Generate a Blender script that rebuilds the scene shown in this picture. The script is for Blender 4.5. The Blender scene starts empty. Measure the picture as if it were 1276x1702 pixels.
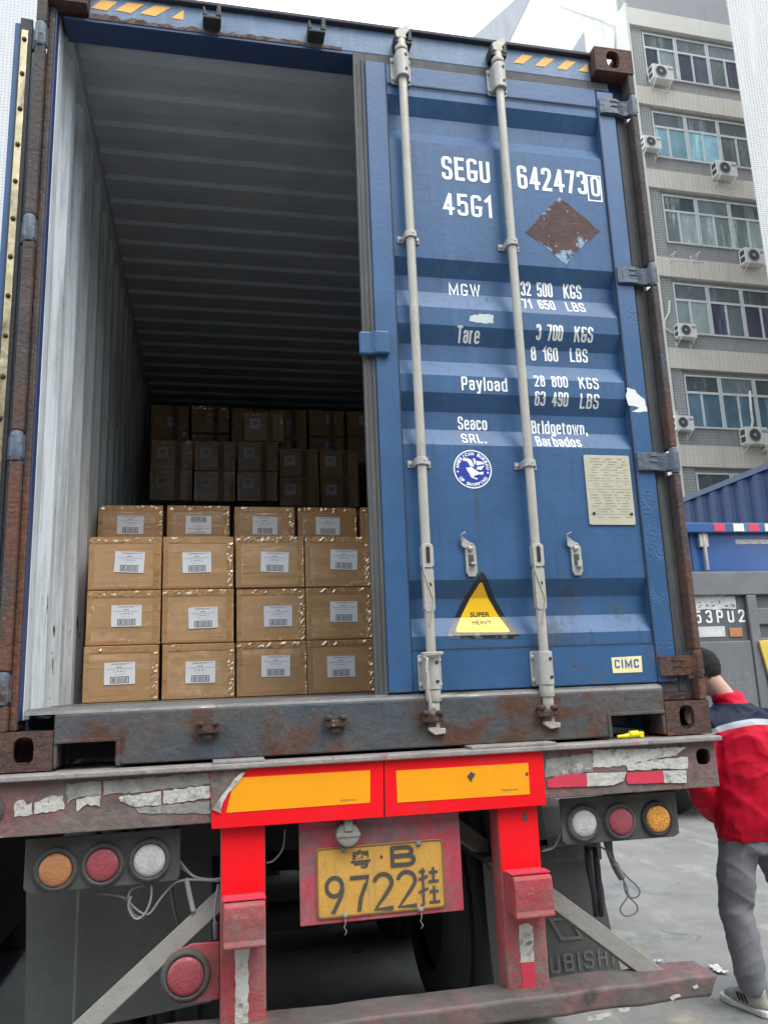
import bpy, bmesh, math, random
from mathutils import Vector, Matrix
R = math.radians
random.seed(7)
SC = bpy.context.scene
COL = SC.collection

# ---------------------------------------------------------------- camera, light, exposure
# origin: lower left rear corner of the container; +x right, +y into the container, z=0 container bottom
F_PX, CAM, YAW, PITCH, ROLL = 1340.0, Vector((.656, -2.735, .2226)), .2135, .2093, -.0389
GZ = -1.40                                   # street level
def cam_axes():
    f = Vector((math.sin(YAW)*math.cos(PITCH), math.cos(YAW)*math.cos(PITCH), math.sin(PITCH)))
    r = Vector((math.cos(YAW), -math.sin(YAW), 0)); u = r.cross(f)
    c, s = math.cos(ROLL), math.sin(ROLL)
    return c*r+s*u, -s*r+c*u, f
CR, CU, CF = cam_axes()
cd = bpy.data.cameras.new('camera'); cam = bpy.data.objects.new('camera', cd); COL.objects.link(cam)
cd.sensor_fit = 'VERTICAL'; cd.sensor_height = 36; cd.lens = F_PX/1702*36
cd.clip_start = .02; cd.clip_end = 3000
cam.matrix_world = Matrix(((CR.x, CU.x, -CF.x, CAM.x), (CR.y, CU.y, -CF.y, CAM.y), (CR.z, CU.z, -CF.z, CAM.z), (0, 0, 0, 1)))
SC.camera = cam
SUN_EL, SUN_AZ = R(58), R(150)               # azimuth measured from +y towards +x
w = bpy.data.worlds.new('World'); SC.world = w; w.use_nodes = True
wn = w.node_tree; bg = wn.nodes['Background']
sky = wn.nodes.new('ShaderNodeTexSky'); sky.sky_type = 'NISHITA'; sky.sun_disc = False
sky.sun_elevation = SUN_EL; sky.sun_rotation = SUN_AZ; sky.air_density = 1.0; sky.dust_density = 4.0; sky.ozone_density = 1.0
hs = wn.nodes.new('ShaderNodeHueSaturation'); hs.inputs['Saturation'].default_value = .33
wn.links.new(sky.outputs[0], hs.inputs['Color'])
cl_tc = wn.nodes.new('ShaderNodeTexCoord'); cl_n = wn.nodes.new('ShaderNodeTexNoise'); cl_n.inputs['Scale'].default_value = 2.2; cl_n.inputs['Detail'].default_value = 6
cl_m = wn.nodes.new('ShaderNodeMapRange'); cl_x = wn.nodes.new('ShaderNodeMix'); cl_x.data_type = 'RGBA'      # an almost closed bright cloud cover
wn.links.new(cl_tc.outputs['Generated'], cl_n.inputs['Vector']); wn.links.new(cl_n.outputs['Fac'], cl_m.inputs[0])
for i_, v_ in enumerate((.3, .7, .75, 1.)): cl_m.inputs[i_+1].default_value = v_
wn.links.new(cl_m.outputs[0], cl_x.inputs[0]); wn.links.new(hs.outputs[0], cl_x.inputs[6]); cl_x.inputs[7].default_value = (4.9, 5.45, 6.1, 1)
wn.links.new(cl_x.outputs[2], bg.inputs['Color'])
bg.inputs['Strength'].default_value = .15
sd = bpy.data.lights.new('sun', 'SUN'); sun = bpy.data.objects.new('sun', sd); COL.objects.link(sun)
sd.energy = .7; sd.angle = R(25); sd.color = (1, .96, .9)
sdir = Vector((math.sin(SUN_AZ)*math.cos(SUN_EL), math.cos(SUN_AZ)*math.cos(SUN_EL), math.sin(SUN_EL)))
sun.rotation_euler = sdir.to_track_quat('Z', 'Y').to_euler()
SC.view_settings.view_transform = 'Standard'; SC.view_settings.look = 'None'
SC.view_settings.exposure = 1.6; SC.view_settings.gamma = 1
SC.cycles.max_bounces = 10; SC.cycles.diffuse_bounces = 6; SC.cycles.glossy_bounces = 4
SC.cycles.caustics_reflective = False; SC.cycles.caustics_refractive = False

def at(x, y, axis, v):
    """the point of the plane axis=v that the photograph shows at pixel (x, y)"""
    d = CF + CR*((x-638)/F_PX) - CU*((y-851)/F_PX)
    t = (v-CAM[axis])/d[axis]
    return CAM + d*t

# ---------------------------------------------------------------- materials
def _noise(nt, co, scale, detail=6, rough=.6, stretch=None, off=0):
    m = nt.nodes.new('ShaderNodeMapping'); nt.links.new(co, m.inputs[0])
    if stretch: m.inputs['Scale'].default_value = stretch
    m.inputs['Location'].default_value = (off, off*1.7, off*.6)
    n = nt.nodes.new('ShaderNodeTexNoise'); nt.links.new(m.outputs[0], n.inputs['Vector'])
    n.inputs['Scale'].default_value = scale; n.inputs['Detail'].default_value = detail; n.inputs['Roughness'].default_value = rough
    return n.outputs['Fac']
def _math(nt, op, a, b=None, clamp=False):
    n = nt.nodes.new('ShaderNodeMath'); n.operation = op; n.use_clamp = clamp
    for i, x in enumerate((a, b)):
        if x is None: continue
        if isinstance(x, (int, float)): n.inputs[i].default_value = x
        else: nt.links.new(x, n.inputs[i])
    return n.outputs[0]
def _map(nt, x, a, b, c=0., d=1.):
    n = nt.nodes.new('ShaderNodeMapRange'); nt.links.new(x, n.inputs[0])
    for i, q in enumerate((a, b, c, d)): n.inputs[i+1].default_value = q
    return n.outputs[0]
def _mix(nt, f, a, b):
    n = nt.nodes.new('ShaderNodeMix'); n.data_type = 'RGBA'
    for i, x in ((0, f), (6, a), (7, b)):
        if isinstance(x, (int, float)): n.inputs[i].default_value = x
        elif isinstance(x, tuple): n.inputs[i].default_value = (*x[:3], 1)
        else: nt.links.new(x, n.inputs[i])
    return n.outputs[2]
def mat(name, col, rough=.5, metal=0, spec=.5, mott=.18, mscale=6, layers=(), bump=0, bscale=60, coat=0, coat_rough=.1,
        space='Object', rnd=0, bstretch=None):
    """layers: (colour, scale, lo, hi, stretch, (axis, a, b, amount) or None, roughness)"""
    m = bpy.data.materials.new(name); m.use_nodes = True; nt = m.node_tree; b = nt.nodes['Principled BSDF']
    tc = nt.nodes.new('ShaderNodeTexCoord'); co = tc.outputs[space]
    oi = nt.nodes.new('ShaderNodeObjectInfo')
    if rnd:
        va = nt.nodes.new('ShaderNodeVectorMath'); va.operation = 'ADD'; nt.links.new(co, va.inputs[0])
        cx = nt.nodes.new('ShaderNodeCombineXYZ')
        for k in range(3): nt.links.new(_math(nt, 'MULTIPLY', oi.outputs['Random'], 37.+11*k), cx.inputs[k])
        nt.links.new(cx.outputs[0], va.inputs[1]); con = va.outputs[0]
    else: con = co
    n = _noise(nt, con, mscale, 8, .65)
    v = _map(nt, n, .3, .7, 1-mott, 1+mott)
    if rnd: v = _math(nt, 'MULTIPLY', v, _map(nt, oi.outputs['Random'], 0, 1, 1-rnd, 1+rnd))
    h = nt.nodes.new('ShaderNodeHueSaturation'); h.inputs['Color'].default_value = (*col, 1); nt.links.new(v, h.inputs['Value'])
    c = h.outputs[0]; rg = None; sep = None
    for k, L in enumerate(layers):
        lc, ls, lo, hi = L[:4]
        st = L[4] if len(L) > 4 else None; gr = L[5] if len(L) > 5 else None; lr = L[6] if len(L) > 6 else None
        f = _noise(nt, con, ls, 10, .68, st, 3.1*k+1.3)
        if gr:
            if sep is None:
                sep = nt.nodes.new('ShaderNodeSeparateXYZ'); nt.links.new(co, sep.inputs[0])
            f = _math(nt, 'ADD', f, _map(nt, sep.outputs[gr[0]], gr[1], gr[2], 0, gr[3]))
        f = _map(nt, f, lo, hi)
        lcv = nt.nodes.new('ShaderNodeHueSaturation'); lcv.inputs['Color'].default_value = (*lc, 1)
        nt.links.new(_map(nt, _noise(nt, con, ls*4+9, 6, .7, None, k+5.), .25, .75, .6, 1.4), lcv.inputs['Value'])
        c = _mix(nt, f, c, lcv.outputs[0])
        if lr is not None:
            q = nt.nodes.new('ShaderNodeMix'); nt.links.new(f, q.inputs[0])
            if rg is None: q.inputs[2].default_value = rough
            else: nt.links.new(rg, q.inputs[2])
            q.inputs[3].default_value = lr; rg = q.outputs[0]
    nt.links.new(c, b.inputs['Base Color'])
    b.inputs['Roughness'].default_value = rough; b.inputs['Metallic'].default_value = metal
    b.inputs['Specular IOR Level'].default_value = spec
    if rg is not None: nt.links.new(rg, b.inputs['Roughness'])
    if coat: b.inputs['Coat Weight'].default_value = coat; b.inputs['Coat Roughness'].default_value = coat_rough
    if bump:
        bp = nt.nodes.new('ShaderNodeBump'); bp.inputs['Strength'].default_value = bump; bp.inputs['Distance'].default_value = .01
        nt.links.new(_noise(nt, con, bscale, 6, .6, bstretch), bp.inputs['Height']); nt.links.new(bp.outputs[0], b.inputs['Normal'])
    return m

RUST = (.085, .038, .022); RUST2 = (.16, .065, .03); DIRT = (.11, .095, .08)
BLUE = (.034, .096, .208)
M = {}
M['door_blue'] = mat('weathered_blue_paint', BLUE, .45, spec=.38, mott=.16, mscale=4, layers=(
    ((.085, .17, .27), 5, .54, .80, (2, 2, .18), None, .55), ((.032, .06, .09), 14, .56, .74, (3, 3, .12), None, .6), ((.14, .22, .30), 70, .66, .74, (.25, 1, 2.5), None, .6), ((.06, .075, .085), 5, .62, .80, None, (2, .8, .2, .08), .7),
    (RUST, 26, .74, .80, None, (2, .5, .1, .10), .8)), bump=.12, bscale=35)
M['frame_blue'] = mat('blue_frame_paint', BLUE, .42, spec=.4, mott=.16, mscale=5, layers=(
    ((.09, .14, .2), 8, .62, .8, (1, 1, .3), None, .5), ((.07, .08, .085), 14, .66, .76, None, (2, .7, .1, .10), .7), (RUST, 18, .72, .78, None, (2, .6, .1, .16), .8)), bump=.10, bscale=60)
M['header_blue'] = mat('faded_blue_header_paint', (.10, .17, .27), .5, mott=.2, mscale=8, layers=(
    ((.2, .25, .3), 10, .5, .75, (3, 3, .4), None, .6), ((.13, .12, .12), 12, .64, .76, (2, 2, .5), (0, .0, -1.2, .10), .8), (RUST, 20, .70, .76, None, (0, .0, -1.2, .12), .9)), bump=.2, bscale=60)
M['header_rust'] = mat('flaking_rust_edge', (.16, .12, .10), .9, mott=.5, mscale=40, layers=((RUST, 30, .45, .6), ((.3, .28, .25), 60, .62, .7)), bump=1, bscale=90)
M['dark_blue'] = mat('dark_blue_paint_and_shade', (.02, .045, .12), .55, mott=.15)
M['sill_paint'] = mat('worn_blue_grey_sill_paint', (.046, .056, .068), .6, mott=.35, mscale=9, layers=(
    ((.075, .07, .064), 3.5, .40, .58, (1, 1, 1.5), None, .75), (RUST, 3.6, .50, .58, None, None, .9), ((.12, .055, .03), 11, .62, .70, None, None, .9), ((.03, .03, .032), 18, .66, .74)), bump=.5, bscale=45)
M['rust'] = mat('brown_rusted_steel', (.07, .036, .026), .8, mott=.4, mscale=14, layers=(
    (RUST2, 16, .52, .66, None, None, .9), ((.03, .02, .018), 26, .58, .7), ((.36, .33, .28), 42, .66, .70, (1, 1, .5), None, .8)), bump=.9, bscale=55)
M['post_rust'] = mat('rusty_post_paint', (.060, .046, .042), .75, mott=.35, mscale=10, layers=(
    ((.12, .052, .032), 6, .58, .70, (1, 1, .35), (2, 2.2, .2, .16), .9), ((.14, .11, .10), 30, .60, .70), ((.05, .06, .08), 7, .56, .66, (1, 1, .4), None, .6), ((.3, .22, .17), 40, .68, .72)), bump=.8, bscale=60)
M['gasket'] = mat('grey_rubber_gasket', (.07, .07, .07), .7, mott=.2, mscale=5, layers=(
    ((.12, .118, .115), 7, .5, .75, (3, 3, .3)), ((.05, .046, .045), 9, .58, .75, (4, 4, .25))), bump=.3, bscale=30, bstretch=(4, 4, .5))
M['galv'] = mat('weathered_galvanised_steel', (.40, .385, .35), .55, metal=.25, mott=.14, mscale=14, layers=(
    ((.24, .22, .19), 22, .6, .76, (1, 1, .4)), ((.11, .07, .05), 40, .72, .78)), bump=.25, bscale=80)
M['bar'] = mat('painted_locking_bar_steel', (.40, .375, .32), .5, metal=.1, mott=.1, mscale=9, layers=(
    ((.28, .26, .22), 18, .56, .74, (1, 1, .25)), ((.16, .11, .07), 50, .72, .77)), bump=.2, bscale=70)
M['black'] = mat('black_iron', (.02, .02, .022), .6, mott=.3, bump=.3)
M['hinge'] = mat('blue_grey_hinge_steel', (.085, .105, .135), .5, mott=.2, layers=((RUST, 20, .6, .68, None, (2, .9, .2, .12), .9), ((.04, .04, .045), 14, .62, .75)), bump=.5, bscale=50)
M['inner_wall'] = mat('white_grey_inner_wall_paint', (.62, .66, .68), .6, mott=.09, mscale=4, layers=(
    ((.27, .28, .27), 5, .50, .72, (1, 3, .3)), ((.36, .37, .36), 16, .52, .70, (1, 4, .15)), ((.07, .06, .055), 22, .645, .69, (1, 1, .3), (2, 1.2, .1, .07)), ((.18, .13, .10), 14, .70, .74, (3, 3, .5), (2, 1.2, .2, .05))), bump=.12, bscale=20)
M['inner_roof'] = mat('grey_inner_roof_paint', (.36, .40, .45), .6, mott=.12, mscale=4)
M['floor'] = mat('worn_plywood_floor', (.10, .085, .07), .65, mott=.25, mscale=6, layers=(((.30, .28, .25), 8, .5, .7, (.4, 3, 1)),), bump=.3)
M['thresh'] = mat('worn_steel_threshold', (.15, .145, .14), .5, metal=.2, mott=.25, mscale=9, layers=(((.34, .33, .32), 12, .56, .70, (.6, 3, 1), None, .4), (RUST, 6, .56, .66)), bump=.4, bscale=50)
M['white_paint'] = mat('white_stencil_paint', (.82, .83, .82), .5, mott=.06, mscale=20, layers=((BLUE, 60, .70, .73),))
M['yellow_paint'] = mat('yellow_hazard_paint', (.80, .40, .06), .5, mott=.08, layers=((RUST, 40, .64, .69),))
M['placard'] = mat('brown_placard_residue', (.055, .022, .018), .7, mott=.35, mscale=14, layers=(((.10, .05, .035), 30, .5, .7), ((.42, .42, .42), 34, .655, .675), ((.20, .30, .42), 12, .60, .63, None, (2, 2.00, 1.84, .24), .6)), bump=.2)
M['abs_blue'] = mat('royal_blue_decal', (.015, .045, .32), .4, mott=.05)
M['decal_black'] = mat('black_decal_vinyl', (.012, .012, .016), .4, mott=.1, layers=(((.10, .13, .16), 30, .60, .72, None, (2, .48, .36, .14)),))
M['decal_yellow'] = mat('yellow_decal_vinyl', (.85, .50, .01), .4, mott=.05, layers=(((.10, .07, .04), 60, .72, .74),))
M['cimc_back'] = mat('cream_decal', (.85, .74, .38), .4, mott=.1, mscale=12)
M['cimc_blue'] = mat('blue_decal_ink', (.02, .12, .36), .4)
M['plate_beige'] = mat('beige_data_plate', (.46, .43, .32), .5, mott=.08, mscale=10)
M['plate_ink'] = mat('faded_plate_ink', (.27, .24, .17), .6)
M['torn_white'] = mat('torn_white_sticker', (.72, .72, .70), .6, mott=.06, layers=(((.45, .44, .42), 40, .62, .7),))
M['torn_mint'] = mat('pale_scraped_patch', (.50, .58, .54), .6, mott=.1)
M['black_ink'] = mat('black_ink', (.015, .015, .015), .5, mott=.05)
M['weld'] = mat('brown_seam_line', (.03, .03, .04), .7)
M['trailer_red'] = mat('faded_red_trailer_paint', (.23, .055, .06), .65, mott=.3, mscale=7, layers=(
    ((.145, .115, .10), 4, .30, .54, (1, 1, 1.5), None, .8), ((.08, .065, .06), 14, .55, .70, None, None, .8), ((.36, .33, .30), 34, .66, .71, (1, 1, 2)), ((.45, .02, .03), 8, .68, .72), ((.06, .09, .14), 9, .74, .77)), bump=.6, bscale=45)
M['upright_red'] = mat('dusty_red_upright_paint', (.36, .045, .05), .65, mott=.25, mscale=7, layers=(
    ((.17, .13, .115), 4, .46, .66, (1, 1, .8), None, .8), ((.30, .27, .25), 30, .66, .72)), bump=.5, bscale=45)
M['panel_red'] = mat('faded_red_plate_panel_paint', (.40, .045, .07), .6, mott=.15, mscale=5, layers=(((.25, .20, .19), 5, .48, .74, (1, 1, .6), (2, -.35, -.52, .12)), ((.14, .12, .11), 7, .60, .76, None, (2, -.3, -.2, .12))), bump=.25)
M['lip'] = mat('scraped_grey_flange', (.26, .235, .215), .6, metal=.1, mott=.25, mscale=10, layers=(((.4, .05, .06), 8, .60, .66), ((.12, .10, .09), 16, .58, .7)), bump=.5)
M['tape_red'] = mat('bright_red_reflective_sheet', (.80, .006, .012), .45, spec=.25, mott=.06, mscale=8, layers=(((.48, .03, .035), 5, .52, .74), ((.30, .10, .09), 60, .69, .74, (.3, 1, 2.2)), ((.62, .16, .14), 34, .70, .74, (1, 1, .3))), bump=.12, bscale=14)
M['tape_orange'] = mat('orange_reflective_sheet', (.86, .33, .008), .45, spec=.3, mott=.05, layers=(((.66, .26, .03), 5, .58, .76), ((.5, .24, .06), 50, .70, .75, (.3, 1, 2))), bump=.1, bscale=14)
M['tape_white'] = mat('peeling_white_reflective_tape', (.50, .48, .43), .6, mott=.15, mscale=20, layers=(((.24, .22, .19), 22, .52, .64), ((.12, .14, .16), 16, .62, .68), ((.66, .65, .60), 30, .62, .7)), bump=.6, bscale=70)
M['tape_grey'] = mat('grimy_grey_reflective_tape', (.24, .23, .205), .7, mott=.3, mscale=18, layers=(((.42, .40, .36), 18, .55, .64), ((.12, .13, .15), 14, .58, .66)), bump=.6, bscale=60)
M['tape_pink'] = mat('faded_red_reflective_tape', (.55, .04, .07), .5, mott=.12, layers=(((.4, .3, .28), 20, .64, .74),))
M['dark_grey'] = mat('dusty_dark_grey_steel', (.062, .058, .054), .75, mott=.3, mscale=8, layers=(((.13, .12, .105), 7, .52, .72),), bump=.4, bscale=50)
M['flap'] = mat('dusty_black_rubber', (.09, .09, .086), .8, mott=.15, mscale=4, layers=(((.10, .098, .09), 5, .48, .75, (1, 1, .5)),), bump=.2, bscale=30)
M['flap_mark'] = mat('embossed_rubber_lettering', (.145, .142, .134), .8, mott=.2)
M['flap_orange'] = mat('dusty_orange_mark', (.33, .14, .09), .8)
M['strut'] = mat('dusty_olive_grey_steel', (.21, .20, .175), .7, mott=.15, mscale=6, layers=(((.12, .11, .10), 9, .56, .72),), bump=.3)
M['bumper'] = mat('muddy_bumper_steel', (.10, .088, .08), .7, mott=.3, mscale=7, layers=(((.19, .085, .08), 4, .50, .66), ((.055, .045, .042), 6, .54, .68), ((.5, .48, .45), 42, .72, .75)), bump=.35, bscale=45)
M['chassis'] = mat('grimy_chassis_steel', (.035, .032, .03), .85, mott=.3)
M['tyre'] = mat('black_tyre_rubber', (.018, .018, .018), .85, mott=.2)
M['lens_red'] = mat('dusty_red_lens', (.30, .05, .06), .45, mott=.12, mscale=20, coat=.3, bump=.5, bscale=130, layers=(((.22, .19, .16), 26, .60, .74),))
M['lens_orange'] = mat('dusty_orange_lens', (.42, .17, .06), .45, mott=.12, mscale=20, coat=.3, bump=.5, bscale=130, layers=(((.22, .19, .16), 26, .60, .74),))
M['lens_white'] = mat('dusty_clear_lens', (.48, .47, .44), .35, mott=.2, mscale=30, coat=.3, bump=.5, bscale=130, layers=(((.22, .19, .16), 26, .60, .74),))
M['lens_amber'] = mat('faceted_amber_lens', (.75, .30, .02), .2, mott=.7, mscale=160, bump=1, bscale=160, coat=.6)
M['plate_yellow'] = mat('dusty_yellow_number_plate', (.56, .30, .055), .5, mott=.12, mscale=9, layers=(((.40, .24, .09), 9, .5, .7, (4, 4, .5)), ((.2, .13, .06), 30, .66, .74)), bump=.2)
M['plate_rim'] = mat('brown_plate_rim', (.17, .095, .03), .6)
M['plate_char'] = mat('worn_black_plate_characters', (.06, .055, .05), .6, mott=.2)
M['cable'] = mat('dusty_grey_cable', (.12, .115, .11), .7)
M['cable_pale'] = mat('pale_grey_cable', (.28, .27, .26), .6)
M['yellow_plastic'] = mat('yellow_plastic', (.80, .68, .01), .4)
M['rope'] = mat('pale_twisted_rope', (.42, .39, .33), .9, bump=.8, bscale=220)
M['asphalt'] = mat('grey_street_asphalt', (.225, .217, .200), .9, mott=.22, mscale=1.4, layers=(
    ((.29, .28, .26), 1.6, .54, .66, (1.8, .6, 1)), ((.15, .15, .15), 5, .60, .70), ((.30, .25, .17), .9, .61, .68, (1, .7, 1)), ((.09, .09, .09), 3.1, .70, .735, (.5, 2.4, 1)), ((.29, .26, .20), 1.1, .60, .70), ((.16, .165, .165), 1.7, .56, .68), ((.3, .3, .3), 160, .66, .7), ((.08, .08, .08), 110, .62, .68)), bump=.7, bscale=170)
# crack lines in the asphalt
_nt = M['asphalt'].node_tree; _b = _nt.nodes['Principled BSDF']; _tc = _nt.nodes.new('ShaderNodeTexCoord').outputs['Object']
_va = _nt.nodes.new('ShaderNodeVectorMath'); _va.operation = 'MULTIPLY_ADD'; _nn = _nt.nodes.new('ShaderNodeTexNoise'); _nn.inputs['Scale'].default_value = 2.5; _nt.links.new(_tc, _nn.inputs['Vector'])
_nt.links.new(_nn.outputs['Color'], _va.inputs[0]); _va.inputs[1].default_value = (.6, .6, 0); _nt.links.new(_tc, _va.inputs[2])
_vo = _nt.nodes.new('ShaderNodeTexVoronoi'); _vo.feature = 'DISTANCE_TO_EDGE'; _vo.inputs['Scale'].default_value = .75; _nt.links.new(_va.outputs[0], _vo.inputs['Vector'])
_f = _math(_nt, 'MULTIPLY', _map(_nt, _vo.outputs['Distance'], .002, .006, .7, 0), _map(_nt, _noise(_nt, _tc, .9, 3), .57, .63))
_old = _b.inputs['Base Color'].links[0].from_socket; _nt.links.new(_mix(_nt, _f, _old, (.055, .052, .05)), _b.inputs['Base Color'])
M['paper'] = mat('crumpled_white_paper', (.7, .7, .67), .8)

# paint blistered by rust on the hinge-side stile
M['stile_blue'] = mat('blistered_blue_paint', BLUE, .34, mott=.12, mscale=5, layers=(((.09, .14, .2), 8, .62, .8, (1, 1, .3), None, .5), (RUST, 18, .70, .76, None, (2, .6, .1, .2), .8)))
_nt = M['stile_blue'].node_tree; _tc = _nt.nodes.new('ShaderNodeTexCoord').outputs['Object']; _bp = _nt.nodes.new('ShaderNodeBump')
_msk = _map(_nt, _noise(_nt, _tc, 4.2, 3), .50, .68); _vo = _nt.nodes.new('ShaderNodeTexVoronoi'); _vo.inputs['Scale'].default_value = 110; _nt.links.new(_tc, _vo.inputs['Vector'])
_nt.links.new(_math(_nt, 'MULTIPLY', _math(_nt, 'MULTIPLY', _map(_nt, _vo.outputs['Distance'], .1, .7, 1, 0), _noise(_nt, _tc, 40, 4)), _msk), _bp.inputs['Height'])
_bp.inputs['Strength'].default_value = .7; _bp.inputs['Distance'].default_value = .005; _nt.links.new(_bp.outputs[0], _nt.nodes['Principled BSDF'].inputs['Normal'])

# ---------------------------------------------------------------- mesh helpers
class MB:
    def __init__(s): s.bm = bmesh.new()
    def face(s, pts, mi=0):
        f = s.bm.faces.new([s.bm.verts.new(p) for p in pts]); f.material_index = mi; return f
    def box(s, x0, x1, y0, y1, z0, z1, mi=0, mtx=None):
        p = [Vector((x, y, z)) for x in (x0, x1) for y in (y0, y1) for z in (z0, z1)]
        if mtx: p = [mtx @ q for q in p]
        v = [s.bm.verts.new(q) for q in p]
        for i in ((0, 1, 3, 2), (4, 6, 7, 5), (0, 4, 5, 1), (2, 3, 7, 6), (0, 2, 6, 4), (1, 5, 7, 3)):
            f = s.bm.faces.new([v[k] for k in i]); f.material_index = mi
    def prism(s, poly, a, b, axis=1, mi=0, mtx=None):
        """poly: (u, v) points; axis 0 -> (y, z), 1 -> (x, z), 2 -> (x, y); extruded a..b along the axis"""
        def P(u, v, t):
            q = Vector({0: (t, u, v), 1: (u, t, v), 2: (u, v, t)}[axis]); return mtx @ q if mtx else q
        A = [s.bm.verts.new(P(u, v, a)) for u, v in poly]; B = [s.bm.verts.new(P(u, v, b)) for u, v in poly]
        n = len(poly)
        for f in (s.bm.faces.new(A), s.bm.faces.new(B[::-1])): f.material_index = mi
        for i in range(n):
            f = s.bm.faces.new((A[i], B[i], B[(i+1) % n], A[(i+1) % n])); f.material_index = mi
    def tube(s, pts, r, seg=10, mi=0, cap=True):
        pts = [Vector(p) for p in pts]; n = len(pts); rs = r if isinstance(r, (list, tuple)) else [r]*n
        rings = []; prev = None
        for i, p in enumerate(pts):
            d = (pts[min(i+1, n-1)]-pts[max(i-1, 0)]).normalized()
            if prev is None: a = d.orthogonal().normalized()
            else: a = (prev-d*prev.dot(d)).normalized()
            prev = a; b = d.cross(a)
            rings.append([s.bm.verts.new(p+(a*math.cos(t)+b*math.sin(t))*rs[i]) for t in [2*math.pi*k/seg for k in range(seg)]])
        for A, B in zip(rings, rings[1:]):
            for k in range(seg):
                f = s.bm.faces.new((A[k], A[(k+1) % seg], B[(k+1) % seg], B[k])); f.material_index = mi; f.smooth = True
        if cap:
            for q in (rings[0][::-1], rings[-1]):
                f = s.bm.faces.new(q); f.material_index = mi
    def loft(s, rings, mi=0):
        """rings: (centre, rx, ry, [tilt]) ellipses, joined and capped"""
        seg = 20; V = []
        for r in rings:
            c, rx, ry = Vector(r[0]), r[1], r[2]; ax = r[3] if len(r) > 3 else None
            ring = []
            for k in range(seg):
                t = 2*math.pi*k/seg; q = Vector((rx*math.cos(t), ry*math.sin(t), 0))
                if ax: q = ax @ q
                ring.append(s.bm.verts.new(c+q))
            V.append(ring)
        for A, B in zip(V, V[1:]):
            for k in range(seg):
                f = s.bm.faces.new((A[k], A[(k+1) % seg], B[(k+1) % seg], B[k])); f.material_index = mi; f.smooth = True
        for q in (V[0][::-1], V[-1]):
            f = s.bm.faces.new(q); f.material_index = mi
    def lathe(s, c, prof, axis=(0, -1, 0), seg=32, mi=0, mis=None):
        """prof: (radius, along-axis) pairs"""
        d = Vector(axis).normalized(); a = d.orthogonal().normalized(); b = d.cross(a); c = Vector(c); rings = []
        for r, t in prof:
            if r < 1e-6: rings.append([s.bm.verts.new(c+d*t)])
            else: rings.append([s.bm.verts.new(c+d*t+(a*math.cos(q)+b*math.sin(q))*r) for q in [2*math.pi*k/seg for k in range(seg)]])
        for i, (A, B) in enumerate(zip(rings, rings[1:])):
            for k in range(seg):
                vs = [A[k % len(A)], A[(k+1) % len(A)], B[(k+1) % len(B)], B[k % len(B)]]
                vs = list(dict.fromkeys(vs))
                if len(vs) > 2:
                    f = s.bm.faces.new(vs); f.material_index = mis[i] if mis else mi; f.smooth = True
    def plate(s, o, u, v, n, w, h, t, hc=None, hr=None, mi=0, seg=32):
        """rectangular plate with corner o, sides u*w and v*h, thickness t along n, and an oval hole at hc with half axes hr"""
        o, u, v, n = Vector(o), Vector(u), Vector(v), Vector(n); out, inn = [], []
        angs = sorted([2*math.pi*k/seg for k in range(seg)] + [math.atan2(y-hc[1], x-hc[0]) % (2*math.pi) for x in (0, w) for y in (0, h)])
        for q in angs:
            c, sn = math.cos(q), math.sin(q)
            tx = ((w-hc[0])/c if c > 1e-9 else -hc[0]/c if c < -1e-9 else 1e9)
            ty = ((h-hc[1])/sn if sn > 1e-9 else -hc[1]/sn if sn < -1e-9 else 1e9)
            k = min(tx, ty); out.append((hc[0]+c*k, hc[1]+sn*k))
            e = (abs(c/hr[0])**3+abs(sn/hr[1])**3)**(-1/3)
            inn.append((hc[0]+c*e, hc[1]+sn*e))
        P = lambda p, d: s.bm.verts.new(o+u*p[0]+v*p[1]+n*d)
        O0, I0, O1, I1 = [P(p, 0) for p in out], [P(p, 0) for p in inn], [P(p, t) for p in out], [P(p, t) for p in inn]
        m = len(angs)
        for i in range(m):
            j = (i+1) % m
            for q in ((O0[i], O0[j], I0[j], I0[i]), (O1[j], O1[i], I1[i], I1[j]), (I0[i], I0[j], I1[j], I1[i]), (O0[j], O0[i], O1[i], O1[j])):
                f = s.bm.faces.new(q); f.material_index = mi
    def obj(s, name, mats, parent=None, bevel=0, seg=2, recalc=True, smooth=False):
        bm = s.bm
        if recalc: bmesh.ops.recalc_face_normals(bm, faces=bm.faces)
        off = Vector()
        p = parent
        while p: off += p.location; p = p.parent
        if off.length: bmesh.ops.translate(bm, verts=bm.verts, vec=-off)
        me = bpy.data.meshes.new(name); bm.to_mesh(me); bm.free()
        if smooth: me.polygons.foreach_set('use_smooth', [True]*len(me.polygons))
        for m in (mats if isinstance(mats, (list, tuple)) else [mats]): me.materials.append(m)
        o = bpy.data.objects.new(name, me); COL.objects.link(o)
        if parent: o.parent = parent
        if bevel:
            b = o.modifiers.new('bevel', 'BEVEL'); b.width = bevel; b.segments = seg; b.limit_method = 'ANGLE'; b.angle_limit = R(40)
        return o
def thing(name, label, cat, loc=(0, 0, 0), group=None):
    o = bpy.data.objects.new(name, None); COL.objects.link(o); o.location = loc; o.empty_display_size = .1
    return tag(o, label, cat, group)
def tag(o, label, cat, group=None):
    o['label'] = label; o['category'] = cat
    if group: o['group'] = group
    return o
def kind(o, k): o['kind'] = k; return o
def rrect(x0, x1, z0, z1, r, n=5):
    P = []
    for cx, cz, a in ((x1-r, z1-r, 0), (x0+r, z1-r, 90), (x0+r, z0+r, 180), (x1-r, z0+r, 270)):
        P += [(cx+r*math.cos(R(a+90*k/n)), cz+r*math.sin(R(a+90*k/n))) for k in range(n+1)]
    return P
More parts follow.
